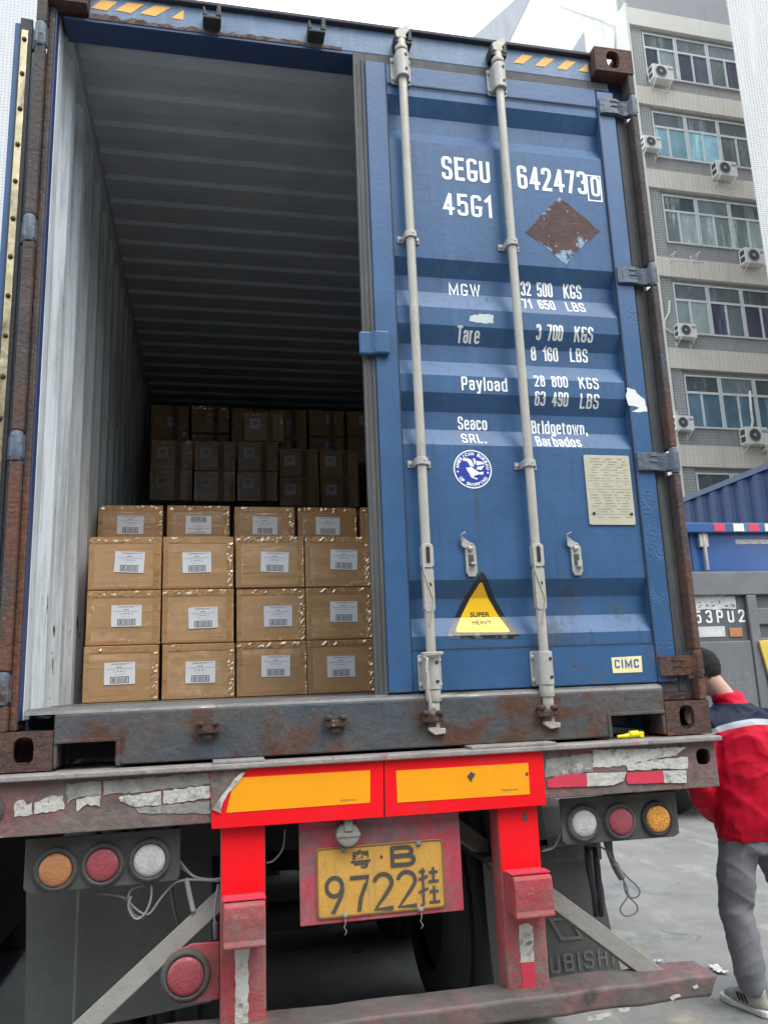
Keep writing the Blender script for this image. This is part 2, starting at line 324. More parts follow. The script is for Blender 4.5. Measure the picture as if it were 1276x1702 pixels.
def circ(x, z, r, n=40): return [(x+r*math.cos(2*math.pi*k/n), z+r*math.sin(2*math.pi*k/n)) for k in range(n)]
_tc = {}
def text_bm(txt, bold=.02):
    """flat outline of a text as a bmesh in the xz plane, normalised to its own bounding box 0..1"""
    cu = bpy.data.curves.new('text', 'FONT'); cu.body = txt; cu.offset = bold; cu.resolution_u = 5
    ob = bpy.data.objects.new('text', cu); COL.objects.link(ob)
    bpy.context.view_layer.update()
    me = bpy.data.meshes.new_from_object(ob.evaluated_get(bpy.context.evaluated_depsgraph_get()))
    bpy.data.objects.remove(ob); bpy.data.curves.remove(cu)
    bm = bmesh.new(); bm.from_mesh(me); bpy.data.meshes.remove(me)
    return bm
def put_text(dst, txt, x0, x1, z0, z1, y, bold=.02, fy=None, cuts=(), mtx=None, mi=0, boost=None):
    """fit text in the box x0..x1, z0..z1 on the plane y (or the relief fy(z)), facing -y"""
    bm = text_bm(txt, bold); bm.verts.ensure_lookup_table()
    xs = [v.co.x for v in bm.verts]; ys = [v.co.y for v in bm.verts]
    a, b, c, d = min(xs), max(xs), min(ys), max(ys)
    for v in bm.verts: v.co = Vector((x0+(v.co.x-a)/max(b-a, 1e-6)*(x1-x0), 0, z0+(v.co.y-c)/max(d-c, 1e-6)*(z1-z0)))
    for z in cuts:
        if z0 < z < z1: bmesh.ops.bisect_plane(bm, geom=bm.verts[:]+bm.edges[:]+bm.faces[:], plane_co=(0, 0, z), plane_no=(0, 0, 1))
    for v in bm.verts: v.co.y = fy(v.co.z) if fy else y
    if mtx: bmesh.ops.transform(bm, matrix=mtx, verts=bm.verts)
    add_bm(dst, bm, mi)
# condensed stencil letters drawn with a pen: (width, [(points, corner radius, closed)])
_s = [((1, .74), (1, 1), (0, 1), (0, .55), (1, .45), (1, 0), (0, 0), (0, .26))]
_B = (0, 0), (1, 0), (1, 1), (0, 1)
GLY = {
 'S': (1, [(_s[0], .5, 0)]), 'E': (.9, [(((1, 1), (0, 1), (0, 0), (1, 0)), 0, 0), (((0, .52), (.85, .52)), 0, 0)]), 'G': (1, [(((1, .80), (1, 1), (0, 1), (0, 0), (1, 0), (1, .42)), .5, 0), (((1.08, .42), (.58, .42)), 0, 0)]),
 'U': (1, [(((0, 1), (0, 0), (1, 0), (1, 1)), .5, 0)]), '6': (1, [(((1, .76), (1, 1), (0, 1), (0, .30)), .5, 0), (((0, 0), (1, 0), (1, .56), (0, .56)), .45, 1)]), '9': (1, [(((0, .24), (0, 0), (1, 0), (1, .70)), .5, 0), (((0, .44), (1, .44), (1, 1), (0, 1)), .45, 1)]),
 '4': (1.05, [(((.74, 0), (.74, .95)), 0, 0), (((.70, .98), (0, .26), (1.06, .26)), 0, 0)]), '2': (1, [(((0, .74), (0, 1), (1, 1), (1, .64), (.0, .02)), .5, 0), (((-.02, 0), (1, 0)), 0, 0)]), '7': (.95, [(((0, 1), (1, 1), (.35, 0)), 0, 0)]),
 '3': (1, [(((0, .78), (0, 1), (.96, 1), (.96, .53), (.4, .53)), .5, 0), (((.4, .53), (1, .53), (1, 0), (0, 0), (0, .22)), .5, 0)]), '0': (1, [(_B, .5, 1)]), '5': (1, [(((.95, 1), (.05, 1), (.02, .5)), 0, 0), (((.02, .5), (.06, .62), (1, .62), (1, 0), (0, 0), (0, .22)), .45, 0)]),
 '1': (.5, [(((1, 0), (1, 1), (0, .80)), 0, 0)]), '8': (1, [(((.05, .54), (.95, .54), (.95, 1), (.05, 1)), .45, 1), (((0, 0), (1, 0), (1, .54), (0, .54)), .45, 1)]),
 'M': (1.55, [(((0, 0), (0, 1), (.5, .12), (1, 1), (1, 0)), 0, 0)]), 'W': (1.7, [(((0, 1), (.25, .02), (.5, .95), (.75, .02), (1, 1)), 0, 0)]), 'K': (1.05, [(((0, 0), (0, 1)), 0, 0), (((1, 1), (.03, .40)), 0, 0), (((.33, .60), (1.05, 0)), 0, 0)]),
 'L': (.85, [(((0, 1), (0, 0), (1, 0)), 0, 0)]), 'B': (1, [(((0, 0), (0, 1)), 0, 0), (((0, 1), (.92, 1), (.92, .53), (0, .53)), .4, 0), (((0, .53), (1, .53), (1, 0), (0, 0)), .4, 0)]), 'T': (1, [(((0, 1), (1, 1)), 0, 0), (((.5, 1), (.5, 0)), 0, 0)]),
 'P': (1, [(((0, 0), (0, 1)), 0, 0), (((0, 1), (1, 1), (1, .44), (0, .44)), .4, 0)]), 'R': (1.05, [(((0, 0), (0, 1)), 0, 0), (((0, 1), (.95, 1), (.95, .46), (0, .46)), .4, 0), (((.5, .46), (1, 0)), 0, 0)]), 'H': (1, [(((0, 0), (0, 1)), 0, 0), (((1, 0), (1, 1)), 0, 0), (((0, .5), (1, .5)), 0, 0)]), 'I': (0, [(((0, 0), (0, 1)), 0, 0)]), 'C': (1, [(((1, .72), (1, 1), (0, 1), (0, 0), (1, 0), (1, .28)), .5, 0)]),
 'a': (.9, [(((0, .56), (0, .73), (1, .73), (1, 0)), .5, 0), (((1, .43), (0, .43), (0, 0), (.98, .02)), .45, 0)]), 'r': (.6, [(((0, 0), (0, .73)), 0, 0), (((0, .5), (.15, .73), (1, .73)), .2, 0)]), 'e': (.95, [(((.05, .38), (.95, .38)), 0, 0), (((1, .32), (1, .73), (0, .73), (0, 0), (1, 0), (1, .14)), .5, 0)]),
 'y': (.95, [(((0, .73), (.5, .05)), 0, 0), (((1, .73), (.45, -.25), (.05, -.25)), 0, 0)]), 'l': (0, [(((0, 0), (0, 1)), 0, 0)]), 'o': (.95, [(((0, 0), (1, 0), (1, .73), (0, .73)), .5, 1)]), 'd': (.95, [(((1, 1), (1, 0)), 0, 0), (((.97, .73), (0, .73), (0, 0), (.97, 0)), .5, 0)]),
 'b': (.95, [(((0, 1), (0, 0)), 0, 0), (((.03, 0), (1, 0), (1, .73), (.03, .73)), .5, 0)]), 'c': (.9, [(((1, .52), (1, .73), (0, .73), (0, 0), (1, 0), (1, .2)), .5, 0)]), 'i': (0, [(((0, 0), (0, .73)), 0, 0), (((0, .90), (0, 1.0)), 0, 0)]), 'g': (.95, [(((1, .73), (1, -.25), (0, -.25), (0, -.12)), .45, 0), (((.97, .73), (0, .73), (0, .04), (.97, .04)), .5, 0)]),
 't': (.6, [(((.35, .95), (.35, 0), (1, 0)), .3, 0), (((0, .73), (.9, .73)), 0, 0)]), 'n': (.9, [(((0, 0), (0, .73)), 0, 0), (((0, .6), (.1, .73), (1, .73), (1, 0)), .45, 0)]), 'w': (1.5, [(((0, .73), (.25, .02), (.5, .70), (.75, .02), (1, .73)), 0, 0)]), 's': (.9, [(tuple((x, z*.73) for x, z in _s[0]), .45, 0)]),
 '.': (0, [(((0, -.05), (0, .06)), 0, 0)]), ',': (.15, [(((.8, .06), (.8, 0), (0, -.16)), 0, 0)])}
def round_path(P, r, closed):
    n = len(P); out = []
    for i, p in enumerate(P):
        if r <= 0 or (not closed and i in (0, n-1)): out.append(p); continue
        a, b = P[i-1], P[(i+1) % n]; p = Vector(p); a, b = Vector(a), Vector(b)
        k0 = min(r, (a-p).length*.5); k1 = min(r, (b-p).length*.5); q0, q1 = p+(a-p).normalized()*k0, p+(b-p).normalized()*k1
        for j in range(9):
            t = j/8; out.append(tuple((q0*(1-t)+p*t)*(1-t)+(p*(1-t)+q1*t)*t))
    return out
def pen_text(dst, txt, x0, x1, z0, z1, y, pen=.15, fy=None, cuts=(), mi=0, gap=.42, space=.55, wd=.30):
    """condensed lettering drawn with a pen of width pen x cap height, fitted to the box x0..x1, z0..z1"""
    lo = -.25 if any(ch in 'gy' for ch in txt) else -.16 if ',' in txt else 0.
    cap = (z1-z0)/(1-lo) if lo else (z1-z0); pw = pen*cap; X = 0; items = []
    for ch in txt:
        if ch == ' ': X += space; continue
        wch, st = GLY[ch]; wch *= wd
        for P, r, cl in st: items.append(([(X+px*wch, pz) for px, pz in P], r*wd, cl))
        X += wch+gap*wd+pen*.9
    X -= gap*wd+pen*.9
    sx = (x1-x0-pw)/max(X, 1e-6); zb = z0-lo*cap+pw/2; sz = (cap-pw)
    if lo: zb = z0+pw/2-lo*sz
    bm = bmesh.new()
    for n_, (P, r, cl) in enumerate(items):
        P = round_path([(x0+pw/2+px*sx, zb+pz*sz) for px, pz in P], r*min(sx, sz), cl)
        Q = [Vector(p) for p in P]; Q = [q for i, q in enumerate(Q) if i == 0 or (q-Q[i-1]).length > 1e-5]
        if cl and (Q[0]-Q[-1]).length < 1e-5: Q.pop()
        n = len(Q); L, Rr = [], []
        for i, p in enumerate(Q):
            d0 = (p-Q[i-1]).normalized() if (i or cl) else None; d1 = (Q[(i+1) % n]-p).normalized() if (i < n-1 or cl) else None
            d0 = d0 or d1; d1 = d1 or d0; t = (d0+d1); t = t.normalized() if t.length > 1e-6 else d1; nn = Vector((-t.y, t.x)); c = max(.35, nn.dot(Vector((-d1.y, d1.x))))
            ext = Vector((0, 0))
            if r <= 0 and not cl and i in (0, n-1): ext = (d1 if i else -d0)*pw*.5
            L.append(p+ext+nn*pw/2/c); Rr.append(p+ext-nn*pw/2/c)
        for i in range(n if cl else n-1):
            j = (i+1) % n; f = bm.faces.new([bm.verts.new((q.x, 0, q.y)) for q in (L[i], L[j], Rr[j], Rr[i])]); f.material_index = n_ % 4
    # squared ends reach the full height: extend the open ends by half a pen
    for z in cuts:
        if z0-.01 < z < z1+.01: bmesh.ops.bisect_plane(bm, geom=bm.verts[:]+bm.edges[:]+bm.faces[:], plane_co=(0, 0, z), plane_no=(0, 0, 1))
    for f in bm.faces:
        for v in f.verts: v.co.y = (fy(v.co.z) if fy else y)-f.material_index*.0003
    add_bm(dst, bm, mi)
def add_bm(dst, bm, mi=0):
    m = {}
    for v in bm.verts: m[v] = dst.bm.verts.new(v.co)
    for f in bm.faces:
        vs = [m[v] for v in f.verts]
        # faces towards -y
        n = (vs[1].co-vs[0].co).cross(vs[2].co-vs[1].co)
        try: g = dst.bm.faces.new(vs)
        except ValueError: continue
        g.material_index = mi
    bm.free()
def decal(dst, poly, y=None, fy=None, cuts=(), mi=0):
    bm = bmesh.new(); bm.faces.new([bm.verts.new((x, 0, z)) for x, z in poly])
    for z in cuts: bmesh.ops.bisect_plane(bm, geom=bm.verts[:]+bm.edges[:]+bm.faces[:], plane_co=(0, 0, z), plane_no=(0, 0, 1))
    for v in bm.verts: v.co.y = fy(v.co.z) if fy else y
    add_bm(dst, bm, mi)
def pxpoly(pts, y): return [(at(a, b, 1, y).x, at(a, b, 1, y).z) for a, b in pts]
def jag(poly, step=.012, amp=.004, rnd=None):
    """a torn outline"""
    rnd = rnd or random.Random(3); out = []
    for (a, b), (c, d) in zip(poly, poly[1:]+poly[:1]):
        n = max(1, int(math.hypot(c-a, d-b)/step))
        for k in range(n):
            t = k/n; out.append((a+(c-a)*t+rnd.uniform(-amp, amp)*(k > 0), b+(d-b)*t+rnd.uniform(-amp, amp)*(k > 0)))
    return out

# ---------------------------------------------------------------- street
g = MB(); g.face([(-400, -60, GZ), (400, -60, GZ), (400, 600, GZ), (-400, 600, GZ)]); kind(g.obj('street', M['asphalt']), 'structure')

# ---------------------------------------------------------------- container
CW, CL, CH = 2.438, 12.19, 2.896
C = thing('shipping_container', 'big blue steel shipping container with one door open, loaded on the red trailer', 'shipping container', (1.2, 0, 0))
def casting(x0, z0, inner, top):
    s = MB(); x1, z1, D, t = x0+.178, z0+.118, .162, .026
    s.plate((x0, 0, z0), (1, 0, 0), (0, 0, 1), (0, 1, 0), .178, .118, t, (.089 + (.004 if inner > 0 else -.004), .060), (.030, .042))
    ox = x0 if inner > 0 else x1-t; ix = x1-t if inner > 0 else x0
    s.plate((ox, t, z0), (0, 1, 0), (0, 0, 1), (1, 0, 0), D-t, .118, t, (.06, .059), (.04, .03))
    s.box(ix, ix+t, t, D, z0, z1)
    s.box(x0+t, x1-t, D-.014, D, z0, z1)
    zt, zb = (z1-t, z0) if top else (z0, z1-t)
    s.plate((x0+t, t, zt), (1, 0, 0), (0, 1, 0), (0, 0, 1), .178-2*t, D-t-.014, t, (.063, .06), (.03, .05))
    s.box(x0+t, x1-t, t, D-.014, zb, zb+t)
    return s.obj('corner_casting', M['rust'], C, bevel=.006)
for x0, i in ((0, 1), (CW-.178, -1)):
    casting(x0, 0, i, False); casting(x0, CH-.118, i, True)
# right post: dark recess and rusty outer flange broken at the hinges
HZ = (2.625, 1.83, 1.035, .250)
s = MB(); s.box(2.352, CW-.004, .085, .162, .118, CH-.118); s.obj('corner_post', M['gasket'], C)
s = MB(); s.box(2.266, 2.409, .046, .0845, .1185, .149); s.obj('post_foot', M['rust'], C, bevel=.006)
s = MB(); zs = [.118]+[q for h in HZ[::-1] for q in (h-.052, h+.052)]+[CH-.118]
for a, b in zip(zs[::2], zs[1::2]): s.box(2.410, CW, .004, .0845, a, b)
s.obj('post_flange', M['post_rust'], C, bevel=.006)
s = MB(); s.box(2.20, 2.409, .078, .0845, 2.655, CH-.118); s.obj('post_head', M['dark_blue'], C)  # shadow below the casting is put into this darker blue
# left post
s = MB()
for a, b in zip(zs[::2], zs[1::2]): s.box(.004, .040, .0, .05, a, b)
s.obj('post_flange', M['post_rust'], C, bevel=.006)
s = MB(); s.box(.0405, .0655, .028, .162, .118, CH-.118); s.obj('corner_post', M['post_rust'], C, bevel=.008)
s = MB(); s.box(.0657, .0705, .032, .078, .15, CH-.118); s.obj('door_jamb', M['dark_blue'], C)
s = MB(); s.box(.0657, .0730, .0783, .1675, .15, CH-.118); s.obj('white_jamb', M['inner_wall'], C, bevel=.002)
# header
s = MB(); s.box(.179, 2.259, .05, .165, 2.757, 2.872); s.obj('header', [M['header_blue']], C, bevel=.004)
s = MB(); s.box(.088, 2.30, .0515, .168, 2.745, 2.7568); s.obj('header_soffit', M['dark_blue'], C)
s = MB(); s.box(.179, 2.259, .03, .17, 2.8722, 2.888); s.obj('roof_edge', M['weld'], C, bevel=.003)
s = MB(); rr = random.Random(5)
top = [(.18+k*.02, 2.771+rr.uniform(-.006, .012)*(1.3-k*.02)) for k in range(50)]
decal(s, [(.18, 2.7575)]+[(1.16, 2.7575)]+top[::-1], y=.0485); s.obj('rusty_edge', M['header_rust'], C)
s = MB()
for P in ([(145, 33), (150, 3), (212, 5), (200, 14)],):
    pass
for a in ((166, 18, 194, 2), (206, 22, 238, 6), (246, 27, 283, 11)):
    x0, yb, x1, yt = a; decal(s, pxpoly([(x0-14, yb-5), (x0+12, yb), (x1+2, yt+1), (x1-25, yt-2)], .0485), y=.0485)
decal(s, pxpoly([(285, 30), (305, 33), (306, 16)], .0485), y=.0485)
s.obj('hazard_stripes', M['yellow_paint'], C); s = MB()
for a in ((853, 104), (889, 109), (925, 114)):
    decal(s, pxpoly([(a[0], a[1]), (a[0]+16, a[1]+2), (a[0]+32, a[1]-11), (a[0]+15, a[1]-14)], .0485), y=.0485)
decal(s, pxpoly([(961, 118), (977, 120), (976, 104)], .0485), y=.0485)
s.obj('hazard_stripes', M['yellow_paint'], C)
# keepers on the header and on the sill
for x in (.640, 1.050, 1.405, 1.815):
    s = MB(); s.box(x-.034, x+.034, -.012, .049, 2.772, 2.786)
    s.prism([(x-.034, 2.786), (x-.018, 2.786), (x-.026, 2.822), (x-.034, 2.826)], -.012, .049)
    s.prism([(x+.016, 2.786), (x+.036, 2.786), (x+.034, 2.838), (x+.020, 2.834)], -.014, .049)
    s.obj('keeper', M['black'], C, bevel=.004)
for x in (.645, 1.056, 1.385, 1.80):
    s = MB(); s.box(x-.036, x+.036, -.030, -.001, .088, .112); s.box(x-.036, x-.014, -.042, -.001, .112, .128); s.box(x+.012, x+.036, -.040, -.001, .112, .126)
    s.box(x-.016, x+.014, -.02, -.001, .070, .088)
    s.obj('keeper', M['rust'], C, bevel=.006)
# sill with its two openings
s = MB()
s.prism([(.179, .004), (.190, .004), (.190, .078), (.362, .078), (.362, .006), (2.048, .006), (2.048, .078), (2.246, .078), (2.246, .004), (2.259, .004), (2.259, .166), (.179, .166)], .0, .15)
s.obj('sill', M['sill_paint'], C, bevel=.006, seg=3)
for a, b in ((.182, .378), (2.032, 2.256)):     # raised rim round each opening
    s = MB(); s.box(a, b, -.005, -.0005, .0785, .090); s.box(b-.012 if a < 1 else a, b if a < 1 else a+.012, -.005, -.0005, .004, .0783); s.obj('opening_rim', M['sill_paint'], C, bevel=.002)
s = MB(); s.box(.06, 2.06, .36, .44, .004, .148); s.obj('cross_member', M['black'], C)  # black plate added as a backing so the left sill opening stays dark
s = MB(); s.prism([(.004, .1665), (.45, .1665), (.45, .1855), (.05, .1845), (.014, .177)], .088, 2.262, axis=0); s.obj('threshold', M['thresh'], C, bevel=.003)
s = MB(); s.box(.088, 2.35, .4505, CL-.1, .150, .187); s.obj('floor_board', M['floor'], C)
s = MB(); s.box(.05, 2.388, .45, CL-.1, .02, .1495); s.obj('underframe', M['black'], C)
# side walls, roof, front wall
def corr(a, b, pitch, d0, d1, fl=.25):
    out = []; y = a
    while y < b:
        for t, d in ((0, d0), (fl, d0), (.5, d1), (.5+fl, d1)):
            if y+t*pitch < b: out.append((y+t*pitch, d))
        y += pitch
    return out
def wallmesh(name, prof, z0, z1, sgn, mats):
    s = MB(); o = .004
    for q, mi in ((0, 0), (o, 1)):
        V = [[s.bm.verts.new((x-sgn*q, y, z)) for z in (z0, z1)] for y, x in prof]
        for A, B in zip(V, V[1:]):
            f = s.bm.faces.new((A[0], B[0], B[1], A[1])); f.material_index = mi
    return s.obj(name, mats, C, recalc=False)
M['out_blue'] = mat('container_side_blue_paint', BLUE, .5, mott=.15, layers=((RUST, 8, .66, .72),))
pl = corr(.168, CL-.1, .278, .052, .088); pr = [(y, CW-x) for y, x in pl]
wallmesh('side_wall', pl, .165, 2.80, 1, [M['inner_wall'], M['out_blue']]); wallmesh('side_wall', pr, .165, 2.80, -1, [M['inner_wall'], M['out_blue']])
for a, b in ((.030, .1005), (2.338, 2.408)):
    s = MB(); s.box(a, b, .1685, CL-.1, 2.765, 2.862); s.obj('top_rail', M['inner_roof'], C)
    s = MB(); s.box(a-.028 if a < 1 else a+.025, b-.053 if a < 1 else b+.028, .1685, CL-.1, .0, .163); s.obj('bottom_rail', M['out_blue'], C)
s = MB(); pf = [(.1685, 2.850), (.30, 2.850)]+corr(.345, CL-.1, .2093, 2.830, 2.850, .43)
V = [[s.bm.verts.new((x, y, z)) for x in (.1007, 2.3378)] for y, z in pf]
for A, B in zip(V, V[1:]): s.bm.faces.new((A[0], A[1], B[1], B[0]))
V = [[s.bm.verts.new((x, y, 2.872)) for x in (.031, 2.407)] for y in (.1705, CL-.1)]
f = s.bm.faces.new((V[0][0], V[0][1], V[1][1], V[1][0])); f.material_index = 1
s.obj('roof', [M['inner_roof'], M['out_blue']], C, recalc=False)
s = MB(); s.box(0, CW, CL-.0995, CL-.04, .0, CH-.02); s.obj('front_wall', M['inner_wall'], C)

# ---- closed right-hand door
D = bpy.data.objects.new('door', None); COL.objects.link(D); D.parent = C; D.location = (0, 0, 0)
D['label'] = 'closed blue right-hand door with white lettering and two locking bars'
YO, YI = .045, .081
ZK = [(2.620, 0), (2.573, 0), (2.506, 1), (2.432, 1), (2.367, 0), (1.848, 0), (1.786, 1), (1.722, 1), (1.641, 0), (1.568, 0), (1.5, 1), (1.431, 1),
      (1.362, 0), (1.292, 0), (1.226, 1), (1.155, 1), (1.086, 0), (.578, 0), (.514, 1), (.444, 1), (.378, 0), (.330, 0)]
CUTS = [z for z, i in ZK]
def relief(z, off=.0009):
    if z >= ZK[0][0] or z <= ZK[-1][0]: return .040-off
    for (a, i), (b, j) in zip(ZK, ZK[1:]):
        if b <= z <= a:
            t = (a-z)/(a-b); i, j = (YI if i else YO), (YI if j else YO); return i+(j-i)*t-off
s = MB(); xs = [1.336, 2.268]
prof = []
for (z, i) in ZK: prof.append((YI if i else YO, z))
V = [[s.bm.verts.new((x, y, z)) for x in xs] for y, z in prof]
for A, B in zip(V, V[1:]): s.bm.faces.new((A[0], B[0], B[1], A[1]))
V = [[s.bm.verts.new((x, .098, z)) for x in xs] for z in (2.62, .33)]
s.bm.faces.new((V[0][0], V[0][1], V[1][1], V[1][0]))
s.obj('corrugated_panel', M['door_blue'], D, recalc=False, bevel=.007, seg=3)
s = MB()
s.box(1.250, 1.3355, .035, .095, .188, 2.710)
s.box(1.336, 2.268, .040, .095, 2.6205, 2.710); s.box(1.336, 2.268, .040, .095, .188, .3295)
s.obj('door_frame', M['frame_blue'], D, bevel=.004)
s = MB(); s.box(2.2685, 2.347, .035, .095, .188, 2.700); s.obj('hinge_stile', M['stile_blue'], D, bevel=.004)
s = MB()
s.box(1.336, 2.268, .0375, .0399, 2.6165, 2.6205); s.box(1.336, 2.268, .0375, .0399, .3300, .3335); s.box(1.3356, 1.3385, .037, .0445, .33, 2.62); s.box(2.2655, 2.2684, .037, .0445, .33, 2.62)
s.obj('seam', M['weld'], D)
s = MB()
s.box(1.204, 1.2497, .050, .072, .150, 2.756); s.box(1.2499, 2.335, .050, .072, 2.7102, 2.756); s.box(1.2499, 2.346, .050, .072, .150, .1878); s.box(2.3474, 2.4095, .056, .076, .150, 2.640)
s.box(1.2499, 2.335, .044, .0498, 2.7104, 2.722); s.box(1.236, 1.2497, .044, .0498, .17, 2.722)
for x in (1.219, 2.362, 2.397): s.box(x-.0025, x+.0025, .047 if x < 2 else .052, .0499 if x < 2 else .0559, .155, 2.70 if x < 2 else 2.636)
s.obj('rubber_gasket', M['gasket'], D, bevel=.004)
# locking bars with their brackets
BX = (1.397, 1.812); BY = .004
for bx in BX:
    s = MB(); s.tube([(bx, BY, z) for z in (.155, .30, .60, 1.2, 1.8, 2.45, 2.72)], .0170, 18)
    s.tube([(bx, BY, .10), (bx, BY, .165)], .021, 16); s.tube([(bx, BY, 2.70), (bx, BY, 2.795)], .021, 16)
    s.tube([(bx, BY, .155), (bx, BY, .200)], .0265, 16); s.tube([(bx, BY, 2.745), (bx, BY, 2.765)], .0262, 16)
    # cam heads
    s.prism([(bx-.024, .100), (bx+.022, .100), (bx+.014, .083), (bx+.012, .068), (bx+.032, .066), (bx+.032, .050), (bx-.004, .046), (bx-.026, .062)], BY-.022, BY+.016)
    s.prism([(bx-.022, 2.795), (bx+.020, 2.795), (bx+.016, 2.812), (bx+.034, 2.836), (bx+.026, 2.862), (bx+.010, 2.850), (bx-.026, 2.826)], BY-.020, BY+.016)
    # flattened handle hub
    s.prism(rrect(bx-.0205, bx+.0205, .615, .700, .012), BY-.023, BY+.010); s.prism(rrect(bx-.019, bx+.019, .46, .614, .012), BY-.0185, BY+.010)
    s.tube([(bx-.017, BY-.019, .68), (bx-.017, BY-.021, .60), (bx+.015, BY-.02, .50), (bx-.006, BY-.018, .41)], .0035, 6)
    bar = s.obj('locking_bar', M['bar'], D, bevel=.0035)
    s = MB(); s.prism(rrect(bx-.007, bx+.007, .630, .690, .0068), BY-.0245, BY-.0232); s.prism(circ(bx+.003, .555, .0065, 14), BY-.0202, BY-.0187)
    s.obj('bar_slot', M['black_ink'], D)
for bx in BX:
    for z0, z1, yb in ((.192, .316, .0395), (2.612, 2.738, .0395)):
        zc = (z0+z1)/2
        s = MB(); s.prism(rrect(bx-.042, bx+.042, z0, z1, .010), yb-.007, yb-.0005)
        s.prism([(bx+.027*math.cos(t), BY-.004+.027*math.sin(t)) for t in [math.pi+math.pi*k/12 for k in range(13)]]+[(bx+.030, yb-.007), (bx-.030, yb-.007)], z0+.006 if z0 > 1 else z0+.004, z1-.004, axis=2)
        for dx in (-.033, .033):
            for z in (z0+.020, z1-.022): s.lathe((bx+dx, yb-.007, z), [(.0095, 0), (.0095, .004), (.006, .0075), (0, .0085)], seg=14)
        s.obj('bar_bracket', M['galv'], D, bevel=.002)
        s = MB()
        for z in (z0+.030, z1-.030): s.prism(circ(bx+.010, z, .006, 14), BY-.0325, BY-.0275)
        s.obj('bracket_bolt', M['black'], D)
    for z, yb in ((1.915, relief(1.915)), (1.006, relief(1.006))):
        s = MB(); s.box(bx-.044, bx-.020, yb-.005, yb, z-.014, z+.014); s.box(bx+.020, bx+.044, yb-.005, yb, z-.014, z+.014)
        A = [(bx-.0245+.0, yb-.004)]+[(bx+.0245*math.cos(t), BY+.0245*math.sin(t)) for t in [math.pi+math.pi*k/14 for k in range(15)]]+[(bx+.0245, yb-.004)]
        B = [(bx+.0185, yb-.0045)]+[(bx+.0185*math.cos(t), BY+.0185*math.sin(t)) for t in [math.pi*2-math.pi*k/14 for k in range(15)]]+[(bx-.0185, yb-.0045)]
        s.prism(A+B, z-.014, z+.014, axis=2)
        for dx in (-.034, .034): s.lathe((bx+dx, yb-.005, z), [(.008, 0), (.008, .004), (0, .008)], seg=14)
        s.lathe((bx+.004, BY-.0235, z), [(.0045, 0), (.004, .003), (0, .0036)], seg=10)
        s.obj('bar_guide', M['galv'], D, bevel=.002)
# handle retainers
for x, flip in ((1.573, 1), (1.985, 1)):
    y = YO-.0005; P = [(x-.021, .605), (x-.012, .588), (x+.012, .588), (x+.022, .605), (x+.020, .695), (x+.012, .708), (x-.020, .690)]
    s = MB(); s.prism(P, y-.010, y)
    s.prism([(x-.020, .690), (x+.012, .708), (x-.006, .716), (x-.034, .738), (x-.034, .70)], y-.013, y-.0102)
    s.tube([(x-.034, y-.012, .715), (x-.034, y-.020, .742), (x-.020, y-.026, .748)], .0035, 6)
    s.lathe((x-.002, y-.0105, .690), [(.010, 0), (.010, .006), (.006, .010), (0, .011)], seg=16)
    s.box(x-.006, x+.014, y-.030, y-.0102, .630, .638) if x < 1.7 else s.box(x-.004, x+.014, y-.026, y-.0102, .618, .642)
    s.obj('handle_retainer', M['galv'], D, bevel=.002)
    s = MB(); s.box(x-.011, x+.009, y-.0112, y-.0102, .628, .668); s.obj('retainer_slot', M['dark_grey'], D)
# locking plate over the free edge
s = MB(); s.prism([(1.186, .044), (1.186, .026), (1.232, .026), (1.245, .010), (1.300, .010), (1.300, .0345), (1.262, .0345), (1.25, .044)], 1.425, 1.517, axis=2); s.obj('locking_plate', M['frame_blue'], D, bevel=.007)
# hinges
for h in HZ:
    s = MB(); s.prism([(2.272, .0345), (2.272, .026), (2.295, .018), (2.350, .018), (2.380, .030), (2.400, .024), (2.414, .002), (2.436, -.002), (2.438, .03), (2.41, .05), (2.36, .045), (2.35, .0345)], h-.040, h+.032, axis=2)
    for dz in (-.006, .016): s.box(2.320, 2.392, .0140, .0178, h+dz-.0018, h+dz+.0018)
    s.tube([(2.424, .016, h-.051), (2.424, .016, h+.051)], .016, 14)
    s.obj('hinge', M['rust'] if h < .5 else M['hinge'], D, bevel=.005)
# lettering that follows the corrugations
def T(dst, txt, x0, x1, yt, yb, bold=.028):
    ym, xm = (yt+yb)/2, (x0+x1)/2
    pen_text(dst, txt, at(x0, ym, 1, .06).x, at(x1, ym, 1, .06).x, at(xm, yb, 1, .06).z, at(xm, yt, 1, .06).z, 0, .135, relief, CUTS)
s = MB()
for t in (('SEGU', 732, 811, 267, 305), ('45G1', 734, 814, 327, 363), ('642473', 857, 971, 284, 322), ('0', 978.5, 993, 297.5, 330), ('MGW', 748, 800, 468, 488),
          ('32 500', 867.6, 920.6, 466, 489), ('KGS', 939, 969, 470, 493), ('71 650', 868.7, 922, 495, 514.5), ('LBS', 941, 972, 500, 519), ('Tare', 759, 796.6, 545, 568.5),
          ('3 700', 889, 933, 542.5, 566), ('KGS', 952, 983, 546, 569), ('8 160', 885, 930, 574.5, 597), ('LBS', 950, 979.5, 577, 599), ('Payload', 764.6, 840, 629, 657),
          ('28 800', 885, 940, 626, 646), ('KGS', 959, 991, 629, 649), ('63 490', 886.7, 942, 653.5, 675), ('LBS', 962, 993, 657, 679), ('Seaco', 763, 811.6, 690, 712),
          ('SRL.', 767, 806.6, 720, 737.5), ('Bridgetown,', 886, 979, 697, 724), ('Barbados', 890, 963.6, 725, 744)): T(s, *t)
a, b = at(974, 315, 1, .05).x, at(998, 315, 1, .05).x; c, d = at(986, 336, 1, .05).z, at(986, 293, 1, .05).z
